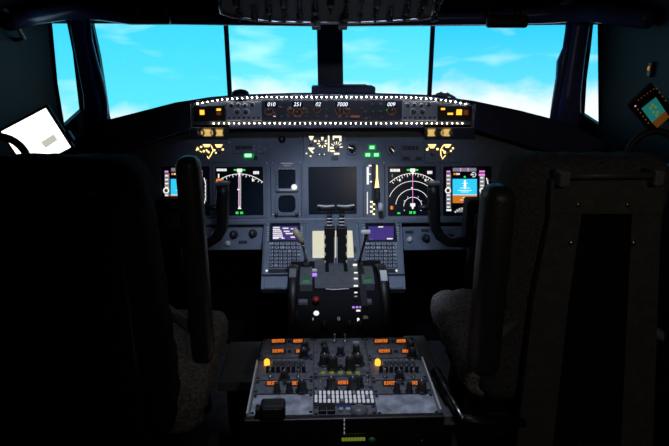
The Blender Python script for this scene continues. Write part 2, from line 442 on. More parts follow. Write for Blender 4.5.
# pedestal flood lamp on the overhead, and added fill lamps
def lampthing(name, label, loc, aim, col, watts, cone, size, tilt_h=.05):
    d = (V(aim) - V(loc)).normalized(); q = d.to_track_quat('-Z', 'Y').to_matrix().to_4x4(); q.translation = V(loc)
    t = thing(name, label, 'lamp', q)
    b = MB(); b.lathe([(.03, .06), (.034, .03), (.036, .0), (.030, .0), (.026, .02)], 'black', None, 20); b.build('housing', t)
    l = bpy.data.lights.new('bulb', 'SPOT'); l.energy = watts; l.color = col; l.spot_size = cone; l.spot_blend = .7; l.shadow_soft_size = size
    o = bpy.data.objects.new('bulb', l); COL.objects.link(o); o.parent = t; o.location = (0, 0, -.01)
lampthing('flood_lamp', 'small black flood lamp under the overhead, pointing at the aisle stand', (.0, .98, 1.84), (0, 1.09, .6), (.70, .80, 1), 18, R(31), .03)
lampthing('keypad_fill_lamp', 'small black fill lamp added under the overhead, pointing at the keypads', (.0, 1.15, 1.66), (0, 1.86, .7), (.66, .78, 1), 24, R(46), .03)  # unseen extra lamp, added to brighten the keypads
lampthing('panel_fill_lamp', 'dim fill lamp added below the ceiling for the instrument panel', (.0, .48, 1.90), (0, 2.02, .90), (.50, .66, 1), 13, R(42), .06)  # added out of view as fill for the instrument panel
lampthing('seat_fill_lamp', 'faint warm fill lamp added aft to light the right seat back', (.40, -.9, 1.90), (.42, 1.1, .95), (1, .86, .70), 9, R(50), .06)  # added behind the camera to lift the dark right seat back

# ------------------------------------------------------------------ GLARESHIELD
yl = 1.96
lip = [(60, 150), (84, 134), (107, 120), (150, 109), (175, 102.5), (187.5, 100.6), (190, 100.2), (210, 97), (240, 94.6), (290, 93), (332, 92.5), (375, 93), (432, 95), (474, 100.9), (476.5, 101.4), (520, 110.5), (555, 119.5), (580, 128), (605, 142)]
t = thing('glareshield', 'long dark glareshield hood with rows of lights below the windshield', 'glareshield')
b = MB(); vs, fs = [], []; n = len(lip)
prof = []
for px, py in lip:
    p = atY(px, py, yl); far = max(0, abs(p.x) - .5)
    zb = atY(332, 127, yl).z - far*.30; yb = yl
    if 189 < px < 475: zb = p.z - .006
    ring = [V((p.x, yl+.01, zb)), V((p.x, yl, p.z-.006)), V((p.x, yl+.006, p.z)), V((p.x*1.02, yl+.2, p.z-.014)), V((p.x*1.04, YW-.02, p.z-.05)), V((p.x*1.04, YW-.02, zb-.10)), V((p.x, yl+.2, zb-.02))]
    prof.append(ring)
k = len(prof[0])
for r_ in prof: vs += r_
for i in range(n-1):
    for j in range(k):
        a, c = i*k + j, i*k + (j+1) % k; fs.append([a, c, c+k, a+k])
fs.append(list(range(k))); fs.append([(n-1)*k + j for j in range(k)][::-1])
b.add(vs, fs, 'hood', smooth=False); b.build('hood', t)
g = F_GLS
face_px = [(191.5, 126.5), (191.5, 106), (210, 100), (240, 96), (262, 94.4), (400, 94.4), (432, 96.5), (455, 100), (472.5, 106), (472.5, 126.5)]
b = MB(); b.prism([g.uv(*p) for p in face_px], -.13, -.002, 'panel_dark', g.M); b.build('front_panel', t)
b = MB()
for pts in ([(191, 127), (191, 106), (197, 103)], [(473, 127), (473, 106), (467, 103)]):
    b.tube([(*g.uv(*p), .002) for p in pts], .006, 'lever_grey', 8, M=g.M)
b.build('end_cap', t)
# glossy underside wings between the panel and the glareshield
for (x0, x1) in ((188, 229), (424, 475)):
    b = MB(); a0, a1 = g.uv(x0, 127), g.uv(x1, 127); m0 = F_MIP.uv(x0, 139.5); m1 = F_MIP.uv(x1, 139.5)
    P = [g.M @ V((*a0, 0)), g.M @ V((*a1, 0)), F_MIP.M @ V((*m1, .004)), F_MIP.M @ V((*m0, .004))]
    up = V((0, .012, .03))
    N_ = 8; vs = []; 
    for i in range(N_+1):
        f = i/N_; sag = V((0, 0, .006*sin(pi*f)))
        vs += [P[0].lerp(P[3], f)+sag, P[1].lerp(P[2], f)+sag]
    fs = [[2*i, 2*i+1, 2*i+3, 2*i+2] for i in range(N_)]
    o = len(vs); vs += [v + up for v in vs]
    fs += [[q+o for q in f][::-1] for f in fs] + [[0, o, o+1, 1], [o-2, o-1, 2*o-1, 2*o-2]]
    b.add(vs, fs, 'gloss_black', smooth=True); b.build('glossy_underside', t)
cen = MB(); a = g.rect(229, 125, 424, 128); cen.lbox(a[0], a[1], -.13, a[2], a[3], -.001, 'hood', M=g.M); cen.build('lower_lip', t)
# bump and raised box on the hood
q = atY(240.5, 97, yl+.06)
t2 = thing('compass_cover', 'small dark dome on the glareshield top beside the left screen seam', 'cover', T(q.x, q.y, q.z-.006))
b = MB(); b.lathe([(.032, 0), (.033, .012), (.030, .024), (.020, .031), (.004, .034)], 'black', None, 20); b.build('dome', t2)
b = MB(); b.lathe([(.037, -.004), (.037, .003), (.033, .004)], 'rubber', None, 20); b.build('base_ring', t2)
a, c = atY(311.5, 88, yl+.05), atY(375.5, 95.5, yl+.05)
t2 = thing('sensor_housing', 'flat raised dark box on the glareshield top at the center post', 'housing', T((a.x+c.x)/2, a.y, c.z))
b = MB(); b.box((0, .06, (a.z-c.z)/2), (c.x-a.x, .12, a.z-c.z+.01), 'hood', .006); b.build('body', t2)
b = MB(); b.box((.02, .06, (a.z-c.z)+.006), ((c.x-a.x)*.6, .09, .006), 'hood', .002); b.build('lid', t2)
a, c = atY(433, 92, yl+.05), atY(458, 98, yl+.05)
t2 = thing('folded_cloth', 'small crumpled bluish cloth lying on the right glareshield top', 'cloth', T((a.x+c.x)/2, a.y, c.z))
b = MB(); vs = []; nx, ny = 22, 9
for j in range(ny):
    for i in range(nx):
        x = (i/(nx-1)-.5)*(c.x-a.x); y = j/(ny-1)*.09
        e = sin(pi*i/(nx-1))**.5 * sin(pi*(j+.5)/ny)**.5
        vs.append((x, y, -.006 + e*(.022 + .010*noise.noise((x*70, y*70, 1.2)))))
b.add(vs, [[j*nx+i, j*nx+i+1, (j+1)*nx+i+1, (j+1)*nx+i] for j in range(ny-1) for i in range(nx-1)], 'efis', smooth=True); b.build('cloth', t2)

# rows of tiny lamps
def led_row(pts, n, label, led, name='light_strip'):
    cum = [0]
    for p, q in zip(pts, pts[1:]): cum.append(cum[-1] + math.dist(p, q))
    root = thing(name, label, 'lights', g.up(.001).M, 'rows of tiny lamps on the glareshield')
    s = MB(); s.tube([(*g.uv(*p), -.001) for p in pts], .003, 'black', 6); s.build('cable', root)
    for i in range(n):
        d = cum[-1]*i/(n-1); k = max(j for j in range(len(pts)-1) if cum[j] <= d + 1e-9)
        f = (d-cum[k])/(cum[k+1]-cum[k]); p = (pts[k][0]+f*(pts[k+1][0]-pts[k][0]), pts[k][1]+f*(pts[k+1][1]-pts[k][1]))
        l = MB(); l.sphere((*g.uv(*p), .004), .0023, led, n=8); l.build('lamp', root)
led_row([(198, 103.8), (215, 100.5), (232, 98.6), (262, 97.1), (400, 97.1), (432, 98.8), (450, 101), (465, 104)], 55, 'upper row of tiny white lamps along the glareshield edge', 'e_led')
led_row([(214, 123.3), (462, 123.3)], 50, 'lower row of tiny white lamps along the glareshield edge', 'e_led_warm')

# warning light panels at the ends
def warning(fr_px, rect, lit, label):
    f = g.at(*fr_px); t = thing('warning_light_panel', label, 'panel', f.M, 'warning light panels at the glareshield ends')
    a = f.rect(*rect); b = MB(); b.lbox(a[0], a[1], 0, a[2], a[3], .004, 'black', .002); b.build('faceplate', t)
    for (x0, y0, x1, y1, m) in lit:
        a = f.rect(x0, y0, x1, y1); b = MB(); b.lbox(a[0]-.003, a[1]-.003, .004, a[2]+.003, a[3]+.003, .008, 'black', .001); b.lbox(a[0], a[1], .007, a[2], a[3], .0095, m, .0008); b.build('caution_light', t)
warning((209, 114), (194, 106, 225, 121), [(200.3, 110, 204.8, 114.8, 'e_amber'), (217, 108.5, 221.3, 110.8, 'e_amber'), (217, 112, 221.3, 115, 'e_rust')], 'black warning panel at the left end of the glareshield, one square amber light')
warning((455, 114), (438, 106, 471, 121), [(440.5, 108, 444.5, 110, 'e_amber'), (447, 112.8, 452.5, 114.8, 'e_amber'), (455.8, 109.5, 461.3, 115, 'e_amber'), (463, 110, 467.5, 115, 'e_rust')], 'black warning panel at the right end of the glareshield with three amber lights')
# EFIS control panels
def efis(cx, label):
    f = g.at(cx, 110.5); t = thing('display_control_panel', label, 'panel', f.M, 'display control panels on the glareshield')
    a = f.rect(cx-17.5, 101.5, cx+17.5, 121); b = MB(); b.lbox(a[0], a[1], 0, a[2], a[3], .005, 'efis', .002); b.build('faceplate', t)
    for i, dx in enumerate((-12.5, -5.5, 1.5, 8.5)):
        b = MB(); b.lathe([(.0095, 0), (.0095, .0012)], 'paint_white', T(*f.uv(cx+dx, 105.5 if i % 2 == 0 else 104.8), .005), 18); b.knob(*f.uv(cx+dx, 105.5 if i % 2 == 0 else 104.8), .005, .0072 if i % 3 == 0 else .005, .014); b.build('knob', t)
    for dx in (-6.5, 2.3):
        b = MB(); x, y = f.uv(cx+dx, 112); b.lathe([(.0135, 0), (.0135, .002), (.012, .003)], 'paint_white', T(x, y, .005), 20); b.knob(x, y, .007, .0085, .016); b.build('selector_knob', t)
    for i in range(7):
        b = MB(); x, y = f.uv(cx-14.5 + i*4.9, 117.8); b.box((x, y, .007), (.010, .007, .005), 'key_dark', .001, 1)
        b.box((x, y+.0058, .0053), (.006, .0012, .0008), 'paint_white'); b.build('button', t)
efis(244, 'grey display control panel in the left half of the glareshield')
efis(419.5, 'grey display control panel in the right half of the glareshield')
# mode control panel
f = g.at(332, 110); t = thing('mode_control_panel', 'dark blue autopilot panel with white number windows in the glareshield middle', 'panel', f.M)
a = f.rect(262.5, 100.2, 401, 121); b = MB(); b.lbox(a[0], a[1], 0, a[2], a[3], .004, 'mcp', .0015); b.build('faceplate', t)
for (cx, w, tx) in ((271.3, 10, '010'), (297.5, 9, '251'), (318, 6, '02'), (342, 11.5, '7000'), (390.8, 9, '009')):
    a = f.rect(cx-w*.58, 101.7, cx+w*.58, 107.3); b = MB(); b.holed(rr(a[0]-.002, a[1]-.002, a[2]+.002, a[3]+.002, .002), [rr(a[0], a[1], a[2], a[3], .001)], .004, .0065, 'black')
    b.lbox(a[0], a[1], .0035, a[2], a[3], .0048, 'glass'); wo = b.build('number_window', t)
    x, y = f.uv(cx, 104.5); d = MB(); text_mb(d, tx, x, y, .0195, 'e_text', .0056, .2, 1.0); d.build('digits', wo)
for (x, y, r) in ((269, 111, 3.4), (290.5, 110, 2.8), (297.5, 112.8, 3.6), (304, 110, 2.6), (317, 109, 3.0), (339.5, 110.4, 3.6), (346.8, 110.4, 2.9), (391.5, 111, 3.4)):
    b = MB(); u, v = f.uv(x, y); rad = r*.0036; b.lathe([(rad*1.18, 0), (rad*1.18, .0012)], 'e_ring', T(u, v, .004), 24); b.lathe([(rad*1.06, 0), (rad*1.06, .0018)], 'black', T(u, v, .004), 24)
    b.knob(u, v, .005, rad*.8, .014); b.build('knob', t)
for (x, y, m) in ((281, 107.5, 'e_ring'), (281, 115.8, 'e_green_soft'), (288, 115.8, 'e_green_soft'), (307.5, 112, 'e_grey'), (306.5, 116, 'e_green_soft'), (316.5, 116, 'e_green_soft'), (326.5, 109, 'e_green_soft'), (326.5, 116, 'e_grey'),
                  (340, 116.2, 'e_grey'), (346.5, 116.2, 'e_grey'), (361.5, 108.5, 'e_ring'), (365.5, 112, 'e_ring'), (372.5, 104.3, 'e_green_soft'), (380, 104.3, 'e_green_soft'), (372.5, 111.3, 'e_green_soft'), (380, 111.3, 'e_green_soft'), (386.3, 109.8, 'e_green'), (382, 117, 'e_ring'), (369.8, 117, 'e_ring'), (366, 118, 'e_grey')):
    b = MB(); u, v = f.uv(x, y); b.box((u, v, .0065), (.013, .010, .006), 'key_dark', .0012, 1); b.box((u, v, .0097), (.0055, .0014, .0006), m); b.build('button', t)
b = MB(); a = f.rect(350.5, 115.5, 359.5, 117.5); b.lbox(a[0], a[1], .004, a[2], a[3], .010, 'e_ring', .001); b.lbox(a[0]-.004, a[1]-.005, .0035, a[2]+.004, a[1]-.0005, .012, 'key_dark', .001); b.build('disengage_bar', t)
b = MB(); u, v = f.uv(274.8, 115.5); b.lathe([(.006, 0), (.005, .004), (.0022, .005), (.0022, .018), (.003, .021)], 'steel', T(u, v, .004), 10); b.box((u, v+.011, .0045), (.004, .005, .001), 'e_ring'); b.build('toggle_switch', t)

# ------------------------------------------------------------------ MAIN INSTRUMENT PANEL
m_ = F_MIP
t = thing('dashboard', 'wide grey main instrument panel under the glareshield', 'panel', m_.M)
a = m_.rect(110, 128, 560, 222); b = MB(); b.lbox(-.80, a[1], -.02, .80, a[3]+.02, 0, 'panel'); b.build('panel_sheet', t)
a = m_.rect(140, 217.5, 530, 224); b = MB(); b.lbox(-.79, a[1], -.02, .98, a[3], .016, 'bezel', .006, 3); b.build('lower_ledge', t)
b = MB()
for x in (270.5, 301, 363, 384.5, 437, 213): 
    p, q = m_.uv(x, 166), m_.uv(x, 217); b.lbox(p[0]-.0012, q[1], 0, p[0]+.0012, p[1], .0015, 'black')
b.build('panel_joint', t)
for x, y in ((272.5, 163), (299.5, 163), (272.5, 215), (299.5, 215), (304.5, 162), (360, 162), (384, 163), (436.5, 163), (215.5, 163), (266.5, 163), (229, 142.5), (300, 137), (421.5, 142)):
    b = MB(); b.lathe([(.0035, 0), (.0035, .0015), (.002, .002)], 'steel', T(*m_.uv(x, y)), 10); b.build('screw', t)

def display(name, label, cat, br, sr_, draw=None, group=None, glass='glass', fr=m_, bm='bezel'):
    f = fr.at((br[0]+br[2])/2, (br[1]+br[3])/2); t = thing(name, label, cat, f.M, group)
    A, B = f.rect(*br), f.rect(*sr_)
    b = MB(); b.holed(rr(*A, .006), [rr(*B, .004)], 0, .011, bm); b.lbox(A[0]+.004, A[1]+.004, -.001, A[2]-.004, A[3]-.004, .0015, 'black'); b.build('bezel', t)
    s = MB(); s.lbox(B[0]-.001, B[1]-.001, .001, B[2]+.001, B[3]+.001, .004, glass); so = s.build('screen', t)
    if draw:
        d = Draw(f, .0044); draw(d); d.mb.build('display_symbols', so)
    return t, f
def nd_right(d):
    cx, cy = 412.5, 206.2
    d.arc(cx, cy, 32.8, -44, 44, .6, 'e_white')
    for k in range(-8, 9):
        a = R(k*5); r1 = 31 if k % 2 else 29.5
        d.line([(cx + 32.8*sin(a), cy - 32.8*cos(a)), (cx + r1*sin(a), cy - r1*cos(a))], .55, 'e_white')
    for r_, aa in ((25, 68), (17, 84), (9, 90)): d.arc(cx, cy, r_, -aa, aa, .52, 'e_white')
    d.line([(412.4, 173), (412.4, 203)], .6, 'e_mag'); d.bar(410, 203.3, 415, 206.3, 'e_white'); d.poly([(411, 206), (414, 206), (413, 209), (412, 209)], 'e_white')
    d.text(390, 169, 400, 171.8, 'e_white'); d.text(391.5, 174.2, 392.8, 177.5, 'e_grey'); d.text(427, 171, 432, 174, 'e_white')
    d.bar(406.5, 169.3, 418, 170.8, 'e_green'); d.bar(409.8, 168.6, 414.8, 172, 'e_white'); d.poly([(411, 172.2), (414, 172.2), (412.5, 176)], 'e_white')
    for k in (-24, 24): d.text(cx + 30*sin(R(k*1.05))-1, cy - 28.5*cos(R(k*1.05)) - 1.4, cx + 30*sin(R(k*1.05))+1, cy - 28.5*cos(R(k*1.05))+1, 'e_white')
    d.text(390.3, 206, 393, 209.4, 'e_orange'); d.text(397, 212.3, 400.3, 214, 'e_green'); d.text(409, 211.2, 412, 213.8, 'e_green'); d.text(413, 211.2, 415.4, 213.8, 'e_green')
    for x, y in ((404, 210.3), (420.5, 210.3), (407.5, 197), (417.8, 197), (404, 201), (421, 201)): d.disc(x, y, .5, 'e_white', 6)
    d.disc(411.5, 188, .8, 'e_white')
def nd_left(d):
    cx, cy = 239.7, 211
    d.arc(cx, cy, 37, -39, 39, .6, 'e_white')
    for k in range(-7, 8):
        a = R(k*5.4); r1 = 35.3 if k % 2 else 34
        d.line([(cx + 37*sin(a), cy - 37*cos(a)), (cx + r1*sin(a), cy - r1*cos(a))], .55, 'e_white')
    d.bar(238.8, 174.5, 240.8, 207, 'e_grey'); d.line([(239.8, 174), (239.8, 207)], .5, 'e_mag'); d.line([(238.8, 175), (238.8, 207)], .3, 'e_white'); d.line([(240.9, 175), (240.9, 207)], .3, 'e_white')
    d.poly([(239.8, 206), (241.7, 209), (237.9, 209)], 'e_white'); d.bar(237.5, 189, 240, 190.2, 'e_white')
    d.bar(234, 169.3, 245.5, 170.8, 'e_green'); d.bar(237.2, 168.8, 242.4, 172.2, 'e_white'); d.poly([(238, 172.5), (241, 172.5), (239.5, 177.5)], 'e_white')
    d.text(217, 168.8, 227, 171.2, 'e_white'); d.bar(218.3, 174, 219.6, 178, 'e_white'); d.text(253.5, 171.3, 259.5, 174.2, 'e_white'); d.text(252.2, 178.8, 254.6, 181.5, 'e_white')
    d.text(216.6, 178.8, 223, 182.3, 'e_orange'); d.text(236, 211.6, 239, 214, 'e_green'); d.text(240.5, 211.6, 243.6, 214, 'e_green')
def pfd(dx):
    def dr(d):
        x = lambda v: v + dx
        d.bar(x(452.5), 168, x(476), 171.5, 'e_grey')
        for k in (460.3, 467.8): d.bar(x(k-.6), 168, x(k+.6), 171.5, 'e_mag')
        d.bar(x(446), 173.5, x(450.7), 208.5, 'e_grey')
        for k in range(9): d.text(x(446.5), 175 + k*3.9, x(449.8), 176.6 + k*3.9, 'e_white')
        d.bar(x(446.2), 170.8, x(449.8), 172.6, 'e_mag'); d.bar(x(446), 209.2, x(450.8), 211, 'e_white')
        d.disc(x(447.6), 190.6, 3.0, 'e_white'); d.disc(x(447.6), 190.6, 1.8, 'e_rust')
        d.bar(x(452.2), 179, x(476.4), 195, 'e_cyan'); d.bar(x(452.2), 195, x(476.4), 203, 'e_brown'); d.bar(x(452.2), 194.7, x(476.4), 195.3, 'e_white')
        for k, w in ((181, 1.5), (183.3, 3), (185.6, 2), (188, 5), (190.5, 7), (192, 4)): d.bar(x(464.4-w), k-.2, x(464.4+w), k+.2, 'e_text')
        d.poly([(x(463.9), 180), (x(464.9), 180), (x(465.5), 189), (x(463.3), 189)], 'e_text')
        for k, w in ((197.5, 2.5), (200, 5)): d.bar(x(464.4-w), k-.3, x(464.4+w), k+.3, 'e_white')
        d.disc(x(464.2), 177, 1.0, 'e_green'); d.text(x(453), 173.2, x(456), 175, 'e_orange'); d.text(x(456), 173.2, x(459.3), 175, 'e_white'); d.arc(x(473), 174.8, 2.2, -60, 210, .6, 'e_white'); d.text(x(470), 174.3, x(473.6), 175.4, 'e_white')
        d.bar(x(479), 173.5, x(484), 208, 'e_grey')
        for k in range(8): d.text(x(479.7), 177 + k*3.9, x(483), 178.6 + k*3.9, 'e_white')
        d.bar(x(478.5), 170.7, x(484), 172.5, 'e_mag'); d.bar(x(478), 174, x(484), 176, 'e_mag'); d.disc(x(481.5), 190.5, 2.8, 'e_white'); d.bar(x(480), 189.6, x(483.5), 191.6, 'e_green_soft')
        d.line([(x(485.6), 178), (x(487), 183), (x(487), 199), (x(485.6), 204)], .9, 'e_white')
        for k in range(6): d.bar(x(486.5), 180+k*4, x(488.3), 181+k*4, 'e_grey')
        pts = [(x(464.4) + 14*sin(R(k)), 219 - 12*cos(R(k))) for k in range(-55, 56, 10)]
        d.poly(pts, 'e_grey')
        for k in range(-50, 51, 12): d.line([(x(464.4) + 13.6*sin(R(k)), 219 - 11.6*cos(R(k))), (x(464.4) + 11.8*sin(R(k)), 219 - 9.9*cos(R(k)))], .7, 'e_white')
    return dr
display('navigation_display', 'map screen with one white compass arc, seen behind left yoke horn', 'display', (213.5, 164.5, 267, 218), (216, 167, 263.5, 215.5), nd_left, 'navigation displays')
display('navigation_display', 'map screen with four nested white range arcs, beside the gear lever panel', 'display', (385, 164, 438, 218), (387.5, 166.5, 435.5, 215.8), nd_right, 'navigation displays')
display('primary_flight_display', 'blue and brown attitude screen mostly hidden behind left seat armrest', 'display', (159.5, 164, 213, 218), (162, 166.5, 210.5, 215.8), pfd(-281), 'primary flight displays')
display('primary_flight_display', 'bright blue and orange attitude screen behind the right yoke', 'display', (440, 164, 493.5, 218), (442.5, 166.5, 491, 215.8), pfd(0), 'primary flight displays')
display('engine_display', 'blank dark square engine screen behind the thrust levers', 'display', (303, 161, 362, 220), (308.5, 167, 356.5, 214.3))
# standby instruments
def standby(cx, y0, y1, label, white):
    f = m_.at(cx, (y0+y1)/2); t = thing('standby_instrument', label, 'instrument', f.M, 'square standby instruments')
    A = f.rect(cx-11.5, y0, cx+11.5, y1); B = f.rect(cx-8.6, y0+2.4, cx+8.6, y1-3.2)
    b = MB(); b.holed(rr(*A, .012 if not white else .008), [rr(*B, .004 if white else .018)], 0, .012, 'bezel'); b.build('bezel', t)
    s = MB(); s.lbox(B[0]-.003, B[1]-.003, 0, B[2]+.003, B[3]+.003, .004, 'glass'); s.build('screen', t)
    if white:
        for k in range(7): s = MB(); x, y = f.uv(cx-7.5 + k*2.5, y0+1.3); s.box((x, y, .0125), (.004, .004, .002), 'key', .0006, 1); s.build('button', t)
        for k in range(5): s = MB(); x, y = f.uv(cx-10.2, y0+5 + k*3); s.box((x, y, .0125), (.004, .005, .002), 'key_dark', .0006, 1); s.build('button', t)
        s = MB(); x, y = f.uv(cx+7.4, y1-4.3); s.lathe([(.011, 0), (.011, .008), (.009, .012)], 'e_white', T(x, y, .010), 18); tag(s.build('knob', t), 'lit white knob')
        s = MB(); s.box((0, B[1]-.007, .0125), (.06, .006, .002), 'key', .001); s.build('nameplate', t)
    else:
        for sg in (-1, 1): s = MB(); x, y = f.uv(cx+sg*10, y1-1.5); s.knob(x, y, .010, .007, .012); s.build('knob', t)
standby(287, 167.5, 191.5, 'upper small square standby instrument with a lit white knob', True)
standby(287, 193, 215.5, 'lower small round-faced standby instrument with dark knobs', False)
f = m_.at(287, 164.5); d = Draw(f, .0006); 
tl = thing('instrument_placard', 'two-line pale placard above the upper standby instrument', 'placard', f.M)
A = f.rect(280, 162.2, 294, 166.6); b = MB(); b.lbox(A[0], A[1], 0, A[2], A[3], .0008, 'bezel'); pl = b.build('plate', tl)
d.z = .001; d.text(281, 162.8, 293, 164, 'e_grey'); d.text(283.5, 165.2, 290.5, 166.2, 'e_grey'); d.mb.build('lettering', pl)

# upper lit selector panels
def lit_knob(f, t, cx, cy, r, spokes, mats='e_back', base='panel_dark', knob=True):
    d = Draw(f, .0045)
    for a, l, w in spokes:
        a = R(a); r0, r1 = r*1.25, r*(1.25 + l); w = w*.62
        q = (cos(a), sin(a)); c0, c1 = (cx + r0*sin(a), cy - r0*cos(a)), (cx + r1*sin(a), cy - r1*cos(a))
        d.poly([(c0[0]-q[0]*w*.35, c0[1]-q[1]*w*.35), (c1[0]-q[0]*w*.6, c1[1]-q[1]*w*.6), (c1[0]+q[0]*w*.6, c1[1]+q[1]*w*.6), (c0[0]+q[0]*w*.35, c0[1]+q[1]*w*.35)], mats)
    d.mb.build('lit_lettering', t)
    if knob:
        b = MB(); x, y = f.uv(cx, cy); b.knob(x, y, .004, r*.0036, .016, 'lever_grey'); b.build('selector_knob', t)
def sel_panel(rect, label, name='selector_panel', group=None):
    f = m_.at((rect[0]+rect[2])/2, (rect[1]+rect[3])/2); t = thing(name, label, 'panel', f.M, group)
    A = f.rect(*rect); b = MB(); b.lbox(A[0], A[1], 0, A[2], A[3], .004, 'bezel', .002); b.build('faceplate', t); return t, f
t, f = sel_panel((190, 142.5, 228, 163), 'selector panel with amber-lit knobs below the left glareshield end', group='side selector panels')
def lit(t, f, polys, lines, knobs, m='e_back'):
    d = Draw(f, .0046)
    for p in polys: d.poly(p, m)
    for p, w in lines: d.line(p, w, m)
    d.mb.build('lit_lettering', t)
    for x, y, r_ in knobs:
        b = MB(); u, v = f.uv(x, y); b.knob(u, v, .004, r_*.0036, .016, 'lever_grey'); b.build('selector_knob', t)
def trap(x0, x1, x2, x3, y0, y1): return [(x0, y0), (x1, y0), (x2, y1), (x3, y1)]
def dot(x, y, w=2, h=1.8): return [(x-w/2, y-h/2), (x+w/2, y-h/2), (x+w/2, y+h/2), (x-w/2, y+h/2)]
lit(t, f, [trap(203, 211, 209.3, 204.7, 144.4, 147.2), dot(198, 149.2, 2.4, 2.2), dot(201.4, 147), dot(204, 151.3, 1.8, 2.2), trap(215, 223, 221, 217, 144.6, 147.6), dot(214.6, 150.4), dot(223, 149.6), dot(216.2, 153, 1.6, 1.4)],
    [([(211.4, 145.5), (213.4, 150.5), (211.2, 155), (208.8, 158.8), (206.4, 154.5)], .9), ([(206.3, 149.8), (209.6, 153)], 1.5), ([(198, 147), (196.3, 151)], .6), ([(200, 151), (202, 152.4)], .8)], [(219.3, 151.8, 2.0), (206.5, 155.2, 1.4)])
t, f = sel_panel((424, 142.5, 462, 163), 'selector panel with amber-lit knobs below the right glareshield end', group='side selector panels')
lit(t, f, [trap(427.6, 436.2, 433.6, 430.2, 144.4, 148.4), dot(427, 149.6, 2.2, 2), dot(437.2, 149.2, 2.2, 2), trap(443.4, 451.2, 448.6, 445.4, 144.4, 147.8), dot(452.6, 148.4, 2, 1.8), dot(444.4, 152.4, 2.2, 2.4), dot(450.6, 151, 1.8, 1.6)],
    [([(443.2, 145.2), (440.4, 150), (440.6, 155), (442.2, 159), (445.2, 155.4)], .95), ([(441.4, 149.4), (445, 152.4)], 1.1), ([(428.4, 147), (426.2, 150.8)], .6)], [(432, 153.6, 2.2), (447.6, 154, 2.1)])
t, f = sel_panel((303.5, 134.5, 347, 163), 'center selector panel with cream-lit knobs above the engine screen')
lit(t, f, [trap(308.8, 313.8, 312.2, 310.4, 136.3, 140.2), dot(315.2, 141.2, 2.4, 1.9), trap(307.8, 315, 313.2, 309.6, 147.8, 149.8), dot(306.6, 153.6, 1.4, 1.2), dot(310.6, 156.2, 1.8, 1)], [([(310, 149.6), (313.2, 153)], 1.5)], [(311, 143.6, 1.9)], 'e_back_white')
lit_knob(f, t, 322.3, 143, 2.1, [(0, 1.5, 3.4), (60, 1.1, 1.9), (100, 1.1, 1.9), (140, 1.1, 1.9), (180, 1.1, 1.6), (220, 1.1, 1.9), (260, 1.1, 1.9), (300, 1.0, 1.7)], 'e_back_white')
lit_knob(f, t, 336.5, 147.6, 2.4, [(-55, 1.3, 1.2), (-25, 1.2, .9), (0, 1.3, 1.2), (25, 1.2, .9), (50, 1.3, 1.2), (85, 1.3, 1.6)], 'e_back_white')
d = Draw(f, .0046); d.bar(328, 135.8, 329.3, 151.5, 'e_back_white'); d.bar(332.8, 136, 341.3, 138, 'e_back_white'); d.bar(339.3, 138, 341.3, 141.5, 'e_back_white'); d.bar(332.8, 138, 334, 140, 'e_back_white')
d.bar(330, 147, 333.5, 149, 'e_back_white'); d.bar(330.3, 150.5, 334.5, 152, 'e_back_white'); d.bar(334, 153, 339.3, 154.6, 'e_back_white'); d.disc(319.5, 154.5, .7, 'e_white'); d.disc(324.3, 154.5, .7, 'e_white'); d.mb.build('lit_lettering', t)
for x0, y0, x1, y1 in ((331.5, 156.5, 338, 160.5), (317.5, 153, 326.5, 156.2), (309, 161, 331, 162.3)):
    A = f.rect(x0, y0, x1, y1); b = MB(); b.lbox(A[0], A[1], .002, A[2], A[3], .0055 if y0 != 153 else .0042, 'black', .001, 1); b.build('slot', t)
# round gauges
def gauge(cx, cy, r, label, ang):
    f = m_.at(cx, cy); t = thing('round_gauge', label, 'gauge', f.M, 'small round gauges')
    rad = r*.0039; b = MB(); b.holed(circ(0, 0, rad*1.15), [circ(0, 0, rad*.95)], 0, .008, 'bezel'); b.build('bezel', t)
    b = MB(); b.lathe([(rad, 0), (rad, .003)], 'black', None, 24); dial = b.build('dial', t)
    d = MB(); d.flatmesh = True
    for k in range(10):
        a = R(-150 + 300*k/9); d.line([(rad*.66*sin(a), rad*.66*cos(a)), (rad*.88*sin(a), rad*.88*cos(a))], .0022, 'e_grey', .0035, 0)
    d.build('tick_marks', dial)
    d = MB(); a = R(ang); d.line([(-rad*.2*sin(a), -rad*.2*cos(a)), (rad*.7*sin(a), rad*.7*cos(a))], .003, 'e_white', .0048, 0); d.lathe([(.003, .003), (.003, .006)], 'key', None, 10); d.build('needle', t)
gauge(352, 148.5, 5.6, 'dark round dial between center selector panel and green gear lights', -70)
gauge(391.6, 149, 4.8, 'dark round dial right of the green gear lights', 140)
# annunciator boxes
def annun(rect, label, cells):
    t, f = sel_panel(rect, label, 'annunciator_display', 'dark number strips on the upper panel')
    for x0, y0, x1, y1 in cells:
        A = f.rect(x0, y0, x1, y1); b = MB(); b.lbox(A[0], A[1], .003, A[2], A[3], .006, 'black', .001, 1); b.build('window', t)
    return t, f
t, f = annun((232.5, 144.5, 268, 153.5), 'dark number strip left of center with a glowing green light under it', [(235.5, 146, 241, 149.5), (241.6, 146, 247, 149.5), (247.6, 146, 252, 149.5)])
for x, y in ((254.3, 145.8), (254.3, 149.5), (259.5, 146), (265, 149), (259.5, 152.3)):
    b = MB(); b.box((*f.uv(x, y), .005), (.008, .005, .004), 'key', .001, 1); b.build('button', t)
t, f = annun((401, 144.3, 424, 161), 'dark number strip below the right display control panel', [(402.5, 146, 406.3, 150.3), (406.9, 146, 410.7, 150.3), (411.3, 146, 415.1, 150.3), (415.7, 146, 418.5, 150.3), (402.5, 157, 409.5, 160), (415.5, 157, 421.5, 160)])
f = m_.at(248.5, 155.5); t = thing('green_annunciator', 'glowing green light below the left number strip', 'light', f.M)
A = f.rect(243.5, 153.5, 254, 158.5); b = MB(); b.lbox(A[0], A[1], 0, A[2], A[3], .007, 'e_green_soft', .002); b.build('lens', t)
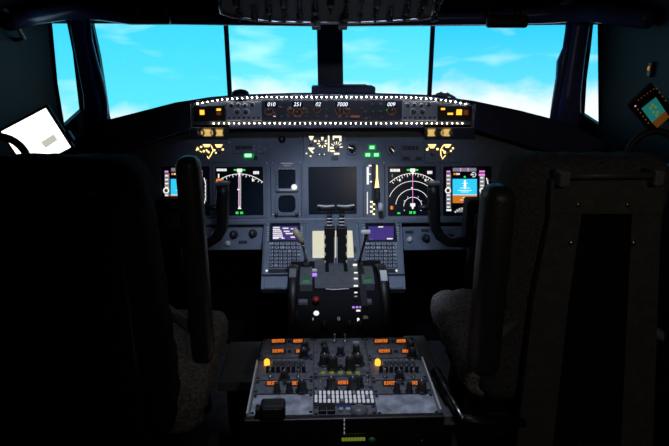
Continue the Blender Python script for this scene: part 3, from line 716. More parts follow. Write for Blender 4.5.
A = f.rect(245, 154, 251.6, 157.2); b = MB(); b.lbox(A[0], A[1], .006, A[2], A[3], .0085, 'e_green_hot', .001); b.build('legend', t)
A = f.rect(253.5, 156, 257.5, 159.5); b = MB(); b.lbox(A[0], A[1], 0, A[2], A[3], .006, 'black', .001); b.build('side_button', t)
for i, (x, y, lb) in enumerate(((372, 147.6, 'top lamp of the green gear light triangle'), (367.8, 155, 'lower left lamp of the green gear light triangle'), (376.2, 155, 'lower right lamp of the green gear light triangle'))):
    f = m_.at(x, y); t = thing('gear_light', lb, 'light', f.M, 'three green gear lights')
    A = f.rect(x-4, y-3, x+4, y+3); b = MB(); b.lbox(A[0], A[1], 0, A[2], A[3], .006, 'e_green_soft', .002); b.build('lens', t)
    d = Draw(f, .0064); 
    for k in (-1, 1): d.bar(x-2.2 + (k+1)*1.2, y-1.5, x-.3+(k+1)*1.2, y-.2, 'e_green_hot'); d.bar(x-2.4+(k+1)*1.2, y+.2, x-.4+(k+1)*1.2, y+1.4, 'e_green_hot')
    d.mb.build('legend', t)
f = m_.at(282, 139.5); t = thing('dimmer_switch', 'tiny dark knob with a placard on the upper left panel', 'switch', f.M)
b = MB(); b.lathe([(.014, 0), (.014, .003)], 'black', None, 18); b.knob(0, 0, .003, .007, .014); b.build('knob', t)
A = f.rect(290, 138.6, 299.5, 140.2); b = MB(); b.lbox(A[0], A[1], 0, A[2], A[3], .001, 'lever_grey'); b.build('placard', t)

# landing gear lever panel
f = m_.at(373.5, 190); t = thing('gear_lever_panel', 'narrow landing gear panel with lit white and yellow strips below green lights', 'panel', f.M)
A = f.rect(364.8, 162.5, 383, 217.5); b = MB(); b.lbox(A[0], A[1], 0, A[2], A[3], .004, 'bezel', .002); b.build('faceplate', t)
A = f.rect(371.5, 164, 375, 214); b = MB(); b.lbox(A[0], A[1], .003, A[2], A[3], .0046, 'black'); b.build('slot', t)
d = Draw(f, .0048)
d.bar(366.6, 167, 368.8, 184.5, 'e_white'); d.bar(368.5, 165, 371.5, 166.6, 'e_white'); d.bar(368.8, 173.5, 370.8, 174.8, 'e_white'); d.bar(369.8, 181, 371.8, 182.5, 'e_white'); d.bar(366.8, 192, 367.7, 214, 'e_white')
d.poly([(376.2, 165), (377.4, 165), (377.8, 178), (379, 188), (374.5, 188), (376, 178)], 'e_back'); 
for k in range(6): d.bar(370 + (k % 2)*2.6, 201 + k*2.4, 372.6 + (k % 2)*2.2, 202.8 + k*2.4, 'e_back_white')
d.mb.build('lit_lettering', t)
b = MB(); u, v = f.uv(376.5, 194); b.lbox(u-.010, v-.024, .004, u+.010, v+.024, .035, 'black', .006); b.tube([(u, v-.015, .02), (u, v-.03, .045), (*f.uv(378, 205), .06)], .006, 'black'); b.build('lever', t)
b = MB(); u, v = f.uv(378.5, 207); b.lathe([(.014, -.008), (.017, -.004), (.017, .004), (.014, .008)], 'paint_white', T(u, v, .062) @ RY(pi/2), 20); b.build('wheel_knob', t)

# lower panels beside the electronics panel
def lower(rect, label, items):
    f = m_.at((rect[0]+rect[2])/2, (rect[1]+rect[3])/2, -.01); t = thing('switch_unit', label, 'panel', f.M, 'lower switch panels')
    A = f.rect(*rect); b = MB(); b.lbox(A[0], A[1], -.02, A[2], A[3], .004, 'panel', .003); b.build('faceplate', t)
    for kind, x, y in items:
        u, v = f.uv(x, y); b = MB()
        if kind == 'k': b.lathe([(.017, 0), (.017, .002)], 'key_dark', T(u, v, .004), 20); b.knob(u, v, .006, .011, .018)
        elif kind == 'w': b.lathe([(.012, 0), (.012, .003), (.006, .009), (.0015, .010)], 'paint_white', T(u, v, .004), 18)
        else: b.lbox(u-.016, v-.006, .004, u+.016, v+.006, .006, 'key_dark', .001)
        b.build({'k': 'knob', 'w': 'round_switch', 'p': 'placard'}[kind], t)
lower((198, 226.5, 264, 250), 'grey switch panel left of the keypads with two dark knobs', [('k', 234, 234.5), ('k', 253, 233.5), ('w', 214, 234), ('p', 243, 242), ('w', 228, 243.5)])
lower((402, 226.5, 470, 250), 'grey switch panel right of the keypads with one black knob', [('w', 409.5, 239.5), ('k', 425.5, 238), ('p', 409, 232), ('p', 425, 230.5), ('k', 450, 238)])

# ------------------------------------------------------------------ FORWARD ELECTRONICS PANEL (sloping) and its units
c_ = F_CDU
t = thing('electronics_panel', 'sloping grey console panel that carries the two keypads and middle screen', 'panel', c_.M)
A = c_.rect(262.5, 222, 404, 289); P = [c_.uv(264, 222.5), c_.uv(401.5, 222.5), c_.uv(405.5, 289), c_.uv(261, 289)]
b = MB(); b.prism(P[::-1], -.03, 0, 'panel'); b.build('panel_sheet', t)
for (x0, x1) in ((264.5, 289), (380, 403)):
    b = MB(); A = c_.rect(x0, 277, x1, 288.5); b.lbox(A[0], A[1], 0, A[2], A[3], .004, 'panel', .002); b.build('blank_plate', t)
def cdu(cx, label, text):
    f = c_.at(cx, 248); t = thing('keypad_unit', label, 'keypad', f.M, 'flight computer keypads')
    A = f.rect(cx-20.8, 223.5, cx+20.8, 276); b = MB(); b.lbox(A[0], A[1], 0, A[2], A[3], .014, 'bezel', .003); b.build('housing', t)
    B = f.rect(cx-13.6, 226.5, cx+13.8, 243); b = MB(); b.holed(rr(B[0]-.006, B[1]-.004, B[2]+.006, B[3]+.004, .004), [rr(*B, .002)], .014, .019, 'black'); b.build('screen_frame', t)
    b = MB(); b.lbox(B[0], B[1], .013, B[2], B[3], .0155, 'glass'); so = b.build('screen', t)
    d = Draw(f, .0158); d.bar(cx-12.4, 228.6, cx+12.8, 242.2, 'e_purple')
    text(d, cx); d.mb.build('display_symbols', so)
    for sg in (-1, 1):
        for k in range(6):
            x, y = f.uv(cx + sg*16.6, 230 + k*2.5); b = MB(); b.box((x, y, .0155), (.009, .006, .005), 'key', .0012, 1); b.build('line_key', t)
        for k, yy in enumerate((226.2,)):
            b = MB(); x, y = f.uv(cx + sg*18.2, yy); b.lathe([(.004, 0), (.004, .002)], 'steel', T(x, y, .014), 10); b.build('screw', t)
    A = f.rect(cx-15.2, 244.6, cx+15.2, 270); b = MB(); b.lbox(A[0], A[1], .0132, A[2], A[3], .0146, 'key_dark', .0006); b.build('keyboard_base', t)
    ys = [246.2, 250, 253.6, 257.2, 260.8, 264.4, 268]
    for j, yy in enumerate(ys):
        nk = 6 if j < 2 else 7
        for i in range(nk):
            if j == 2 and i in (1, 2) and cx < 330: pass
            xx = cx - 13.4 + i*(27.2/(nk-1)); x, y = f.uv(xx, yy); b = MB()
            b.box((x, y, .016), (.0155 if nk == 6 else .0118, .0098, .006), 'key', .0018, 1)
            b.box((x, y, .0192), (.0065, .0045, .0007), 'key_dark' if (i*3+j*5) % 11 else 'e_grey'); b.build('key', t)
    A = f.rect(cx-16, 271, cx+15, 275); b = MB(); b.lbox(A[0], A[1], .013, A[2], A[3], .0146, 'black', .0006); b.build('lower_strip', t)
    b = MB(); x, y = f.uv(cx + (-18 if cx < 330 else 15.5), 272.8); b.lathe([(.004, 0), (.004, .002)], 'e_white', T(x, y, .0142), 12); b.build('lamp', t)
def tx_left(d, cx):
    for y, x0, x1 in ((229.3, -11.5, -5), (231.3, -11.8, -4.5), (230.2, -2, 4), (233.2, -11.6, -3.2), (233.4, -1, 5), (235.4, -11.8, -2.5), (235.8, 1, 11), (237.6, -11.6, -2), (239.6, -11.7, -1.5), (239.7, 6, 11.8), (231.5, 6, 11.5), (241, -11.6, -6), (241, -3, 0)):
        d.text(cx+x0, y, cx+x1, y+1.25, 'e_white')
def tx_right(d, cx):
    d.text(cx-2.6, 228.7, cx+2.4, 229.9, 'e_white'); d.text(cx+6, 240.5, cx+12, 241.8, 'e_white'); d.text(cx-11, 241.2, cx-8, 241.9, 'e_grey')
cdu(285, 'keypad unit with violet screen full of white text lines', tx_left)
cdu(380.5, 'keypad unit with nearly blank violet screen, behind the white flap handle', tx_right)
f = c_.at(332.5, 246); t = thing('lower_display', 'cream glowing center screen behind the thrust levers between the keypads', 'display', f.M)
A = f.rect(308, 224.5, 357, 276); B = f.rect(312.5, 231.5, 353, 259.5)
b = MB(); b.holed(rr(*A, .005), [rr(*B, .003)], 0, .012, 'bezel'); b.build('bezel', t)
b = MB(); b.lbox(B[0], B[1], .001, B[2], B[3], .005, 'e_cream'); b.build('screen', t)

# ------------------------------------------------------------------ AISLE STAND
p_ = F_PED
t = thing('aisle_stand', 'grey aisle stand between the seats carrying radio panels', 'console', T(0, 1.2, 0))
Y0, Y1 = 1.2 + p_.uv(344, 416)[1], 1.2 + p_.uv(338, 337)[1]
X0, X1 = p_.uv(247.5, 415)[0], p_.uv(441.5, 415)[0]
b = MB(); b.lbox(X0-.004, Y0-1.2, 0, X1+.004, Y1-1.2, .600, 'black', .004); b.build('body', t)
b = MB(); b.lbox(X0+.002, Y0-1.2+.01, .597, X1-.002, Y1-1.2, .606, 'panel_dark', .001); b.build('mounting_tray', t)
for s_, x in ((-1, X0), (1, X1)):
    b = MB(); b.lbox(x-.0022, Y0-1.2+.004, .59, x+.0022, Y1-1.2-.13, .620, 'paint_white', .0008); b.build('edge_rail', t)
b = MB(); b.lbox(X0-.006, Y0-1.2-.012, .57, X1+.006, Y0-1.2+.004, .612, 'black', .003); b.build('aft_lip', t)
# side ledges
for x0, x1, ya, yb in ((-.35, X0-.006, 1.33, 1.56), (X1+.006, .29, 1.16, 1.58)):
    b = MB(); b.lbox(x0, ya-1.2, .47, x1, yb-1.2, .50, 'wood_board', .003); b.lbox(x0+.02, ya-1.2+.02, 0, x1, yb-1.2-.02, .47, 'black'); b.build('side_ledge', t)
# aft face marks
f = Fr((0, Y0-.012, .5), 0)
b = MB()
A = f.rect(341.8, 438.6, 365.5, 440.4); z_ = f.M
for k in range(8): b.lbox(A[0] + k*(A[2]-A[0])/8, A[1], -.004, A[0] + (k+.86)*(A[2]-A[0])/8, A[3], .002, 'e_yg', M=T(0, -1.2, 0) @ z_)
b.build('indicator_strip', t)
b = MB()
for k in range(4): p = f.uv(344.3, 420 + k*4.2); b.lbox(p[0]-.0012, p[1]-.0032, -.004, p[0]+.0012, p[1]+.0032, .001, 'e_grey', M=T(0, -1.2, 0) @ z_)
b.build('marking_line', t)
b = MB(); p = f.uv(372, 440); b.lathe([(.008, 0), (.008, .006)], 'green_band', T(0, -1.2, 0) @ z_ @ T(p[0], p[1], -.002), 14); b.build('push_button', t)
b = MB(); p = f.uv(422, 441); b.lathe([(.003, 0), (.003, .003)], 'steel', T(0, -1.2, 0) @ z_ @ T(p[0], p[1], -.001), 8); b.build('screw', t)

def ped_panel(name, label, rect4, group=None, m='pedestal_grey', cat='panel'):
    """rect4: pixel corners (rear-left, rear-right, front-right, front-left)"""
    cx = sum(p[0] for p in rect4)/4; cy = sum(p[1] for p in rect4)/4
    f = p_.at(cx, cy); t = thing(name, label, cat, f.M, group)
    us = [f.uv(*p) for p in rect4]; x0 = (us[0][0]+us[3][0])/2; x1 = (us[1][0]+us[2][0])/2; y1 = (us[0][1]+us[1][1])/2; y0 = (us[2][1]+us[3][1])/2
    b = MB(); b.lbox(x0+.0012, y0+.0012, -.006, x1-.0012, y1-.0012, 0, m, .0015); b.build('faceplate', t)
    for (x, y) in ((x0+.006, y0+.008), (x1-.006, y0+.008), (x0+.006, y1-.008), (x1-.006, y1-.008)):
        b = MB(); b.lathe([(.004, 0), (.004, .0015), (.0025, .002)], 'black', T(x, y), 10); b.build('fastener', t)
    return t, f
def win(t, f, x0, x1, y, m='e_orange', h=1.5):
    A = f.rect(x0-1.5, y-h-.8, x1+1.5, y+h+.8); b = MB(); b.lbox(A[0], A[1], 0, A[2], A[3], .002, 'black', .0006, 1); w = b.build('number_window', t)
    d = Draw(f, .0024); x = x0
    n = max(3, int(round((x1-x0)/2.1)))
    for k in range(n):
        xa = x0 + (x1-x0)*k/n; wd = (x1-x0)/n*.72
        g_ = (k*7 + int(x0)) % 5; d.bar(xa, y-h, xa+wd, y-h+.5, m)
        if g_ != 3: d.bar(xa, y+h-.5, xa+wd, y+h, m)
        if g_ != 1: d.bar(xa, y-h, xa+.42, y+(h if g_ != 2 else 0), m)
        d.bar(xa+wd-.42, y-h, xa+wd, y+h, m)
        if g_ != 0: d.bar(xa, y-.2, xa+wd, y+.25, m)
    d.mb.build('digits', w)
def kn(t, f, x, y, r, h, m='knob', name='knob', base=True):
    """x, y: where its foot stands"""
    b = MB(); u, v = f.uv(x, y)
    if base: b.lathe([(r*1.35, 0), (r*1.35, .0015)], 'key_dark', T(u, v), 18)
    b.knob(u, v, .001, r, h, m); b.build(name, t)
def toggle(t, f, x, y, s=1):
    b = MB(); u, v = f.uv(x, y); b.lathe([(.006*s, 0), (.006*s, .003), (.0022*s, .004), (.0025*s, .016*s), (.0038*s, .02*s), (.003*s, .023*s)], 'steel', T(u, v) @ RX(R(-12)), 10); b.build('toggle_switch', t)
def colx(frac, py):
    """pedestal column boundary at photograph row py"""
    s = (py-338)/(415-338); l = 261.5 + (248-261.5)*s; r = 415.5 + (441.5-415.5)*s
    return l + (r-l)*frac
def quad(a, b, y0, y1): return [(colx(a, y0), y0), (colx(b, y0), y0), (colx(b, y1), y1), (colx(a, y1), y1)]
C1, C2 = .338, .668
for side, a, b_ in ((-1, 0.008, C1), (1, C2, .992)):
    dx = 0 if side < 0 else 101
    w = 'left' if side < 0 else 'right'
    k = lambda x, y: (colx(a, y) - colx(.008, y) + x, y)      # same place in either column
    X = lambda x, y: k(x, y)[0]
    # radio
    t, f = ped_panel('radio_tuner', f'farthest radio panel in the {w} column with two rows of orange numbers', quad(a, b_, 338, 357.5), 'radio panels of the aisle stand')
    for x0, x1, y in ((272, 285, 341.8), (293.5, 303, 341.8), (272.5, 284, 351.8), (296, 302, 351.8)): win(t, f, X(x0, y), X(x1, y), y)
    kn(t, f, X(305, 349), 349.5, .011, .022); kn(t, f, X(304, 357), 357, .012, .024)
    for x, y in ((289.5, 342), (289.5, 352)):
        b = MB(); b.box((*f.uv(X(x, y), y), .003), (.009, .007, .006), 'key_dark', .001, 1); b.build('transfer_button', t)
    # audio
    t, f = ped_panel('audio_panel', f'audio panel in the {w} column with round amber light and rows of small knobs', quad(a, b_, 358.2, 379.5), 'audio panels of the aisle stand')
    b = MB(); u, v = f.uv(X(267, 364.5), 364.5); b.lathe([(.0075, 0), (.0075, .010), (.006, .014), (.003, .016)], 'e_amber', T(u, v), 16); tag(b.build('push_light', t), 'lit amber push button')
    for i in range(6): kn(t, f, X(273.7 + i*5.6, 364), 364.5, .0062, .012, 'lever_grey', base=True)
    for i in range(8): kn(t, f, X(268 + i*5.1, 371.5), 372, .0052, .016, 'knob', base=False)
    kn(t, f, X(284.5, 378.2), 378.3, .0105, .020); toggle(t, f, X(298.5, 377), 377.5); toggle(t, f, X(270, 377), 377.5); 
    # navigation radio
    t, f = ped_panel('tuning_panel', f'tuning panel in the {w} column with two orange readouts and three black knobs', quad(a, b_, 380.2, 393.2), 'tuning panels of the aisle stand')
    for x0, x1 in ((267, 278), (292, 303)): win(t, f, X(x0, 384), X(x1, 384), 384, h=1.7)
    kn(t, f, X(277, 391.5), 391.5, .0075, .024); kn(t, f, X(289.5, 391.5), 391.5, .0075, .024); kn(t, f, X(302, 391), 391.3, .012, .026)
    b = MB(); b.box((*f.uv(X(285, 384), 384), .003), (.009, .007, .006), 'key_dark', .001, 1); b.build('transfer_button', t)
    t, f = ped_panel('blank_panel', f'scuffed bare metal blank panel at the front of the {w} column', quad(a, b_, 394, 415), 'blank panels of the aisle stand', m='scuffed')
# center column
t, f = ped_panel('radio_control_panel', 'upper center panel of the aisle stand with two toggles and black knobs', quad(C1, C2, 338, 375.5))
for x in (334.5, 345): toggle(t, f, x, 341.5, 1.0)
for x, y in ((324, 345.5), (355.8, 345.5)):
    b = MB(); u, v = f.uv(x, y); b.box((u, v, .006), (.018, .014, .012), 'key' if x > 340 else 'key_dark', .002); b.build('rocker', t)
for x, y, r, h in ((325, 353.5, .010, .022), (340.5, 354.5, .010, .022), (356.3, 353, .010, .022), (324.6, 364, .014, .026), (333, 369, .013, .034), (349.8, 369, .013, .034), (358, 364, .014, .026), (341, 368.5, .005, .010)): kn(t, f, x, y, r, h)
for x in (323, 331.8, 340.5, 349.2, 357.8):
    A = f.rect(x-2.2, 372.2, x+2.2, 374.2); b = MB(); b.lbox(A[0], A[1], 0, A[2], A[3], .003, 'e_yg', .0006, 1); b.build('indicator_light', t)
t, f = ped_panel('transponder_panel', 'lower center panel with orange code between two tall black knobs', quad(C1, C2, 376.2, 390.2))
win(t, f, 338, 348.5, 383.5, h=1.7)
for x, y, r, h in ((331.3, 389.3, .0125, .030), (352.7, 389.3, .0125, .030), (359, 386, .010, .026)): kn(t, f, x, y, r, h)
for x, y in ((320, 379), (320, 386), (367, 380)): toggle(t, f, x, y+2, .8)
t, f = ped_panel('lit_key_panel', 'bright white grid of lit keys at the front of the center column', quad(C1, C2, 391, 404.3), m='black')
for j in range(3):
    for i in range(14):
        y = 393.6 + j*4.1; x = colx(C1, y) + 2.6 + i*(colx(C2, y)-colx(C1, y)-5.2)/13
        b = MB(); u, v = f.uv(x, y); b.box((u, v, .003), (.0064, .0092, .006), 'e_key' if (i*5+j*3) % 9 else 'key', .0012, 1); b.build('key', t)
t, f = ped_panel('socket_panel', 'frontmost center panel with black sockets, blue tape and a grey dome', quad(C1, C2, 405, 415.8))
for x0, x1 in ((318.5, 326.2), (327.2, 335)):
    A = f.rect(x0, 406, x1, 414.5); b = MB(); b.lbox(A[0], A[1], 0, A[2], A[3], .010, 'black', .002); b.build('socket', t)
A = f.rect(337, 405.4, 351, 408); b = MB(); b.lbox(A[0], A[1], 0, A[2], A[3], .0015, 'blue_tape'); b.build('tape', t)
b = MB(); b.sphere((*f.uv(359, 411), 0), .021, 'lever_grey', sc=(1, .9, .6), n=20); b.build('dome', t)
for x in (341, 348): b = MB(); b.box((*f.uv(x, 411), .004), (.011, .009, .008), 'paint_white' if x > 345 else 'key', .002); b.build('button', t)

# handset on the left blank panel
f = p_.at(273, 419.5); t = thing('handset', 'black handset block lying on the left blank panel', 'handset', f.M)
b = MB(); b.box((0, .012, .019), (.056, .038, .036), 'black', .008, 3); b.build('body', t)
b = MB(); b.box((-.034, .010, .014), (.010, .022, .026), 'rubber', .003); b.build('talk_button', t)
b = MB(); b.box((.0, -.008, .022), (.042, .003, .022), 'rubber', .001); b.build('grille', t)

# ------------------------------------------------------------------ THROTTLE QUADRANT
t = thing('throttle_quadrant', 'black throttle quadrant with twin thrust levers in front of the aisle stand', 'quadrant', T(0, 1.6, 0))
LW = .155
prof = [(1.80, .45), (1.78, .68), (1.74, .706), (1.68, .709), (1.62, .700), (1.585, .684), (1.575, .668), (1.52, .640), (1.46, .615), (1.41, .605), (1.395, .590), (1.395, .02), (1.80, .02)]
def qprism(x0, x1, pr, m, mb):
    mb.prism([(y-1.6, z) for y, z in pr], x0, x1, m, Matrix(((0, 0, 1, 0), (1, 0, 0, 0), (0, 1, 0, 0), (0, 0, 0, 1))))
b = MB(); qprism(-LW, LW, prof[:], 'black_matte', b); b.build('body', t)
b = MB(); cov = [(1.775, .690), (1.74, .710), (1.68, .713), (1.62, .704), (1.585, .688), (1.579, .676)]
qprism(-.072, .072, cov + [(1.60, .66), (1.77, .66)], 'quad_grey', b); b.build('top_cover', t)
b = MB(); b.tube([(-.037, -.024, .674), (-.015, -.026, .6725), (.037, -.024, .674)], .0022, 'paint_white', 8); b.build('lip_edge', t)
for s_ in (-1, 1):
    b = MB(); cx = s_*.031; qprism(cx-.006, cx+.006, [(1.77, .70), (1.74, .7125), (1.68, .7155), (1.64, .711), (1.64, .69), (1.77, .68)], 'black_matte', b); b.build('lever_slot', t)
    # thrust lever: flat arm, gate boot, collar, cross handle
    x = s_*.0205
    hb = atY(334.2, 207, 1.70); hz = hb.z
    lb = MB()
    arm = [(x, .150, .69), (x, .145, .74), (x, .135, .79)]
    lb.box((x, .120, .765), (.036, .028, .148), 'black', .004, 2, None); lever = lb.build('thrust_lever', t)
    lb = MB()
    for k in range(4): lb.box((x + s_*.016, .1055, .715 + k*.030), (.0045, .004, .012), 'paint_white', .0008, 1)
    lb.box((x - s_*.0160, .1055, .755), (.0030, .003, .10), 'key'); lb.build('edge_marking', lever)
    lb = MB()
    for k in range(3): lb.box((x, .116, .846 + k*.0115), (.024, .024, .006), 'steel', .002)
    lb.box((x, .118, .858), (.018, .018, .045), 'black', .002); lb.build('collar', lever)
    lb = MB(); hx = s_*.034
    lb.tube([(s_*.004, .116, .905), (s_*.02, .116, .904), (s_*.045, .114, .904), (s_*.062, .112, .908)], [.012, .0115, .0125, .0105], 'black', 14); 
    lb.box((x, .118, .893), (.02, .018, .012), 'black', .003); lb.tube([(s_*.005, .108, .914), (s_*.033, .105, .9125), (s_*.061, .102, .917)], .003, 'paint_white', 8); lb.build('handle', lever)  # white tube paints in the sky highlight along the handle top
# trim wheels
for s_, x in ((-1, -.140), (1, .142)):
    M = T(x, -.02, .615) @ RY(pi/2)
    b = MB(); b.lathe([(.05, -.008), (.118, -.010), (.128, -.015), (.133, -.010), (.133, .010), (.128, .015), (.118, .010), (.05, .008)], 'black', M, 40); w = b.build('trim_wheel', t)
    b = MB(); an = (58 if s_ > 0 else 66)
    vs = []; fs = []
    for k in range(5):
        a = R(an + k*5); 
        for xx in (-.0105, .0105): vs.append((x + xx, -.02 - .1338*cos(a), .615 + .1338*sin(a)))
    for k in range(4): fs.append([2*k, 2*k+1, 2*k+3, 2*k+2])
    b.add(vs, fs, 'paint_white' if s_ > 0 else 'lever_grey'); tag(b.build('stripe', w), 'pale stripe across the rim')
    b = MB(); b.lathe([(.02, -.02), (.02, .02)], 'steel', M, 16); b.build('hub', w)
    # trim indicator with green band
    cx = s_*.100
    b = MB(); qprism(cx-.020, cx+.020, [(1.72, .70), (1.66, .714), (1.60, .704), (1.575, .69), (1.575, .66), (1.72, .66)], 'quad_grey', b); ind = b.build('trim_indicator', t)
    b = MB(); qprism(cx-.012, cx+.012, [(1.60, .7055), (1.588, .7005), (1.578, .693), (1.578, .68), (1.60, .68)], 'green_band', b); b.build('green_band', ind)
# speed brake lever
def pt(px, py, y): v = atY(px, py, y); return (v.x, v.y - 1.6, v.z)
b = MB(); b.tube([pt(306, 263, 1.70), pt(304.5, 251, 1.70), pt(302, 243, 1.69)], .0045, 'steel', 10); lv = b.build('speed_brake_lever', t)
b = MB(); b.tube([pt(302.8, 244, 1.69), pt(300.5, 239.5, 1.685), pt(296.5, 233, 1.68), pt(293.8, 228.8, 1.68)], [.006, .011, .012, .008], 'cream', 12); tag(b.build('handle', lv), 'cream tapered handle')
b = MB(); u = pt(306, 264, 1.70); b.box((u[0], u[1], u[2]-.005), (.018, .05, .030), 'black', .004); b.build('gate', lv)
# flap lever
b = MB(); b.tube([pt(359, 264, 1.70), pt(361, 255, 1.70), pt(363.4, 246, 1.69), pt(365.3, 239, 1.685), pt(365.6, 233, 1.68)], .0042, 'black', 10); lv = b.build('flap_lever', t)
b = MB(); u = pt(365.7, 232, 1.68); b.box(u, (.033, .016, .013), 'paint_white', .004, 3); tag(b.build('handle', lv), 'white block handle')
b = MB()
x = .081
qprism(x-.010, x+.010, [(1.74, .709), (1.68, .7175), (1.62, .7085), (1.58, .690), (1.50, .650), (1.50, .62), (1.74, .66)], 'black', b); sc_ = b.build('flap_scale', t)
b = MB()
for px, py, w, h in ((355.5, 260.5, 2.5, 2), (355, 265.3, 5, 4.6), (355.8, 273, 4.2, 2.6), (355.8, 279, 4.6, 3), (355.8, 286, 4.8, 3.2), (355.8, 292.5, 3.4, 2.4), (355.8, 296.5, 3.6, 2)):
    prof_z = lambda y: 0
    # stand the mark on the sloping scale
    d = ray(px, py); best = None
    for yy in [1.74 - k*.002 for k in range(125)]:
        pts = [(1.74, .709), (1.68, .7175), (1.62, .7085), (1.58, .690), (1.50, .650), (1.46, .63)]
        for (ya, za), (yb, zb) in zip(pts, pts[1:]):
            if yb <= yy <= ya: zz = za + (zb-za)*(yy-ya)/(yb-ya)
        q = CAM + d*((yy - CAM.y)/d.y); e = abs(q.z - zz)
        if best is None or e < best[0]: best = (e, q, zz)
    q = best[1]; s_ = .00335
    b.box((q.x, q.y-1.6, best[2]+.001), (w*s_*.85, .005, h*s_*.45), 'e_white' if h > 2.1 else 'e_grey', .001, 1)
b.build('scale_mark', sc_)
# knobs and small lit things on the aft slope
def slope(px, py):
    d = ray(px, py); best = None
    pts = [(1.585, .684), (1.575, .668), (1.52, .640), (1.46, .615), (1.41, .605)]
    for k in range(180):
        yy = 1.585 - k*.001
        if yy < 1.41: break
        for (ya, za), (yb, zb) in zip(pts, pts[1:]):
            if yb <= yy <= ya: zz = za + (zb-za)*(yy-ya)/(yb-ya)
        q = CAM + d*((yy-CAM.y)/d.y); e = abs(q.z-zz)
        if best is None or e < best[0]: best = (e, V((q.x, yy, zz)))
    return best[1] - V((0, 1.6, 0))
TS = RX(R(26))
u = slope(316, 302.5); b = MB(); b.lathe([(.004, -.004), (.004, .008), (.010, .012), (.011, .018), (.006, .022)], 'red_knob', T(*u) @ TS, 16); tag(b.build('parking_brake_light', t), 'round red lamp')
u = slope(316.3, 313.5); b = MB(); b.lathe([(.0085, -.004), (.0085, .003), (.006, .006)], 'e_white', T(*u) @ TS, 16); tag(b.build('cutoff_light', t), 'round glowing white lamp')
u = slope(313, 319); b = MB(); b.box(u, (.004, .012, .004), 'e_grey', .001, 1); b.build('marking', t)
u = slope(314.3, 286); b = MB(); 
for px, py in ((314.5, 270.5), (314.5, 276)):
    v = atY(px, py, 1.62); b.box((v.x, v.y-1.6, max(v.z, .705)), (.016, .012, .010), 'paint_white' if py < 273 else 'e_violet', .002, 1)
b.build('lever_marker', t)
for px in (303, 367):
    u = slope(px, 302); b = MB(); b.box(u, (.03, .022, .014), 'lever_grey', .003); b.build('side_block', t)
b = MB()
for k in range(4):
    u = slope(353.5 + k*3.6, 307.5); b.box((u[0], u[1], u[2]+.001), (.008, .008, .004), 'e_violet', .001, 1)
u = slope(358.3, 311); b.box((u[0], u[1], u[2]+.001), (.013, .006, .004), 'e_white', .001, 1)
u = slope(358.3, 320); b.box((u[0], u[1], u[2]+.001), (.007, .018, .004), 'e_white', .001, 1)
u = slope(365.5, 317.5); b.box((u[0], u[1], u[2]+.001), (.016, .02, .004), 'e_back_white', .002, 1) if False else b.box((u[0], u[1], u[2]+.001), (.016, .02, .004), 'cream', .002, 1)
b.build('cutout_switch', t)
u = slope(338.8, 319); b = MB(); text_mb(b, '0', 0, 0, .018, 'e_grey', .0); 
for i in range(len(b.v)): b.v[i] = V(u) + V((0, 0, .001)) + (TS @ b.v[i])
b.build('numeral', t)
for s_, x in ((-1, -.045), (1, .03), (1, .062)):
    b = MB(); b.lathe([(.010, -.01), (.010, .022), (.006, .03)], 'knob', T(x, -.165, .61) @ TS, 14); b.build('fuel_lever', t)

# ------------------------------------------------------------------ YOKES
def yoke(cx, horn_px, hub_px, sg, y, label):
    """sg: +1 inner horn lies on the right of the hub"""
    hub = atY(*hub_px, y); t = thing('control_yoke', label, 'yoke', T(hub.x, y+.06, 0), 'control yokes')
    L = lambda p: V((p.x-hub.x, p.y-y-.06, p.z))
    h = [L(atY(px, py, y-.02)) for px, py in horn_px]
    for s_ in (1, -1):
        m = [(V((q.x*s_, q.y, q.z))) for q in h]
        b = MB(); b.tube(m, [.020, .022, .023, .021, .019, .018, .018, .02], 'black', 12); hn = b.build('horn', t)
        b = MB(); q = m[0]; b.box((q.x, q.y, q.z+.006), (.045, .045, .010), 'quad_grey', .004); b.box((q.x, q.y-.008, q.z+.0125), (.036, .022, .004), 'key', .001); b.build('switch_cap', hn)
        b = MB(); q = m[2]; dd = -sg*s_ if hub_px[0] < 335 else sg*s_
        b.tube([q, q + V((dd*.03, -.005, -.008)), q + V((dd*.052, -.01, -.006))], [.011, .010, .008], 'black', 10); b.build('trigger', hn)
    hz = L(hub).z
    b = MB(); b.box((0, -.06, hz), (.115, .06, .165), 'black', .010, 3); b.build('hub', t)
    b = MB(); b.box((0, -.094, hz+.01), (.06, .008, .05), 'quad_grey', .003); b.build('checklist_plate', t)
    b = MB(); b.tube([(0, -.04, hz-.03), (0, -.02, hz-.25), (0, .03, .30), (0, .06, .02)], [.030, .030, .034, .045], 'black', 14); b.build('column', t)
yoke(0, [(223, 185), (223, 193), (222.5, 205), (223, 217), (222, 228), (217, 237), (208, 243), (186, 244)], (176, 221), 1, 1.77, 'black yoke horn in front of the left map screen')
yoke(0, [(433.5, 185), (433.5, 193), (434, 205), (434, 217), (435.5, 228), (440, 236), (449, 242), (470, 242)], (480, 221), -1, 1.77, 'black yoke in front of the right attitude screen')

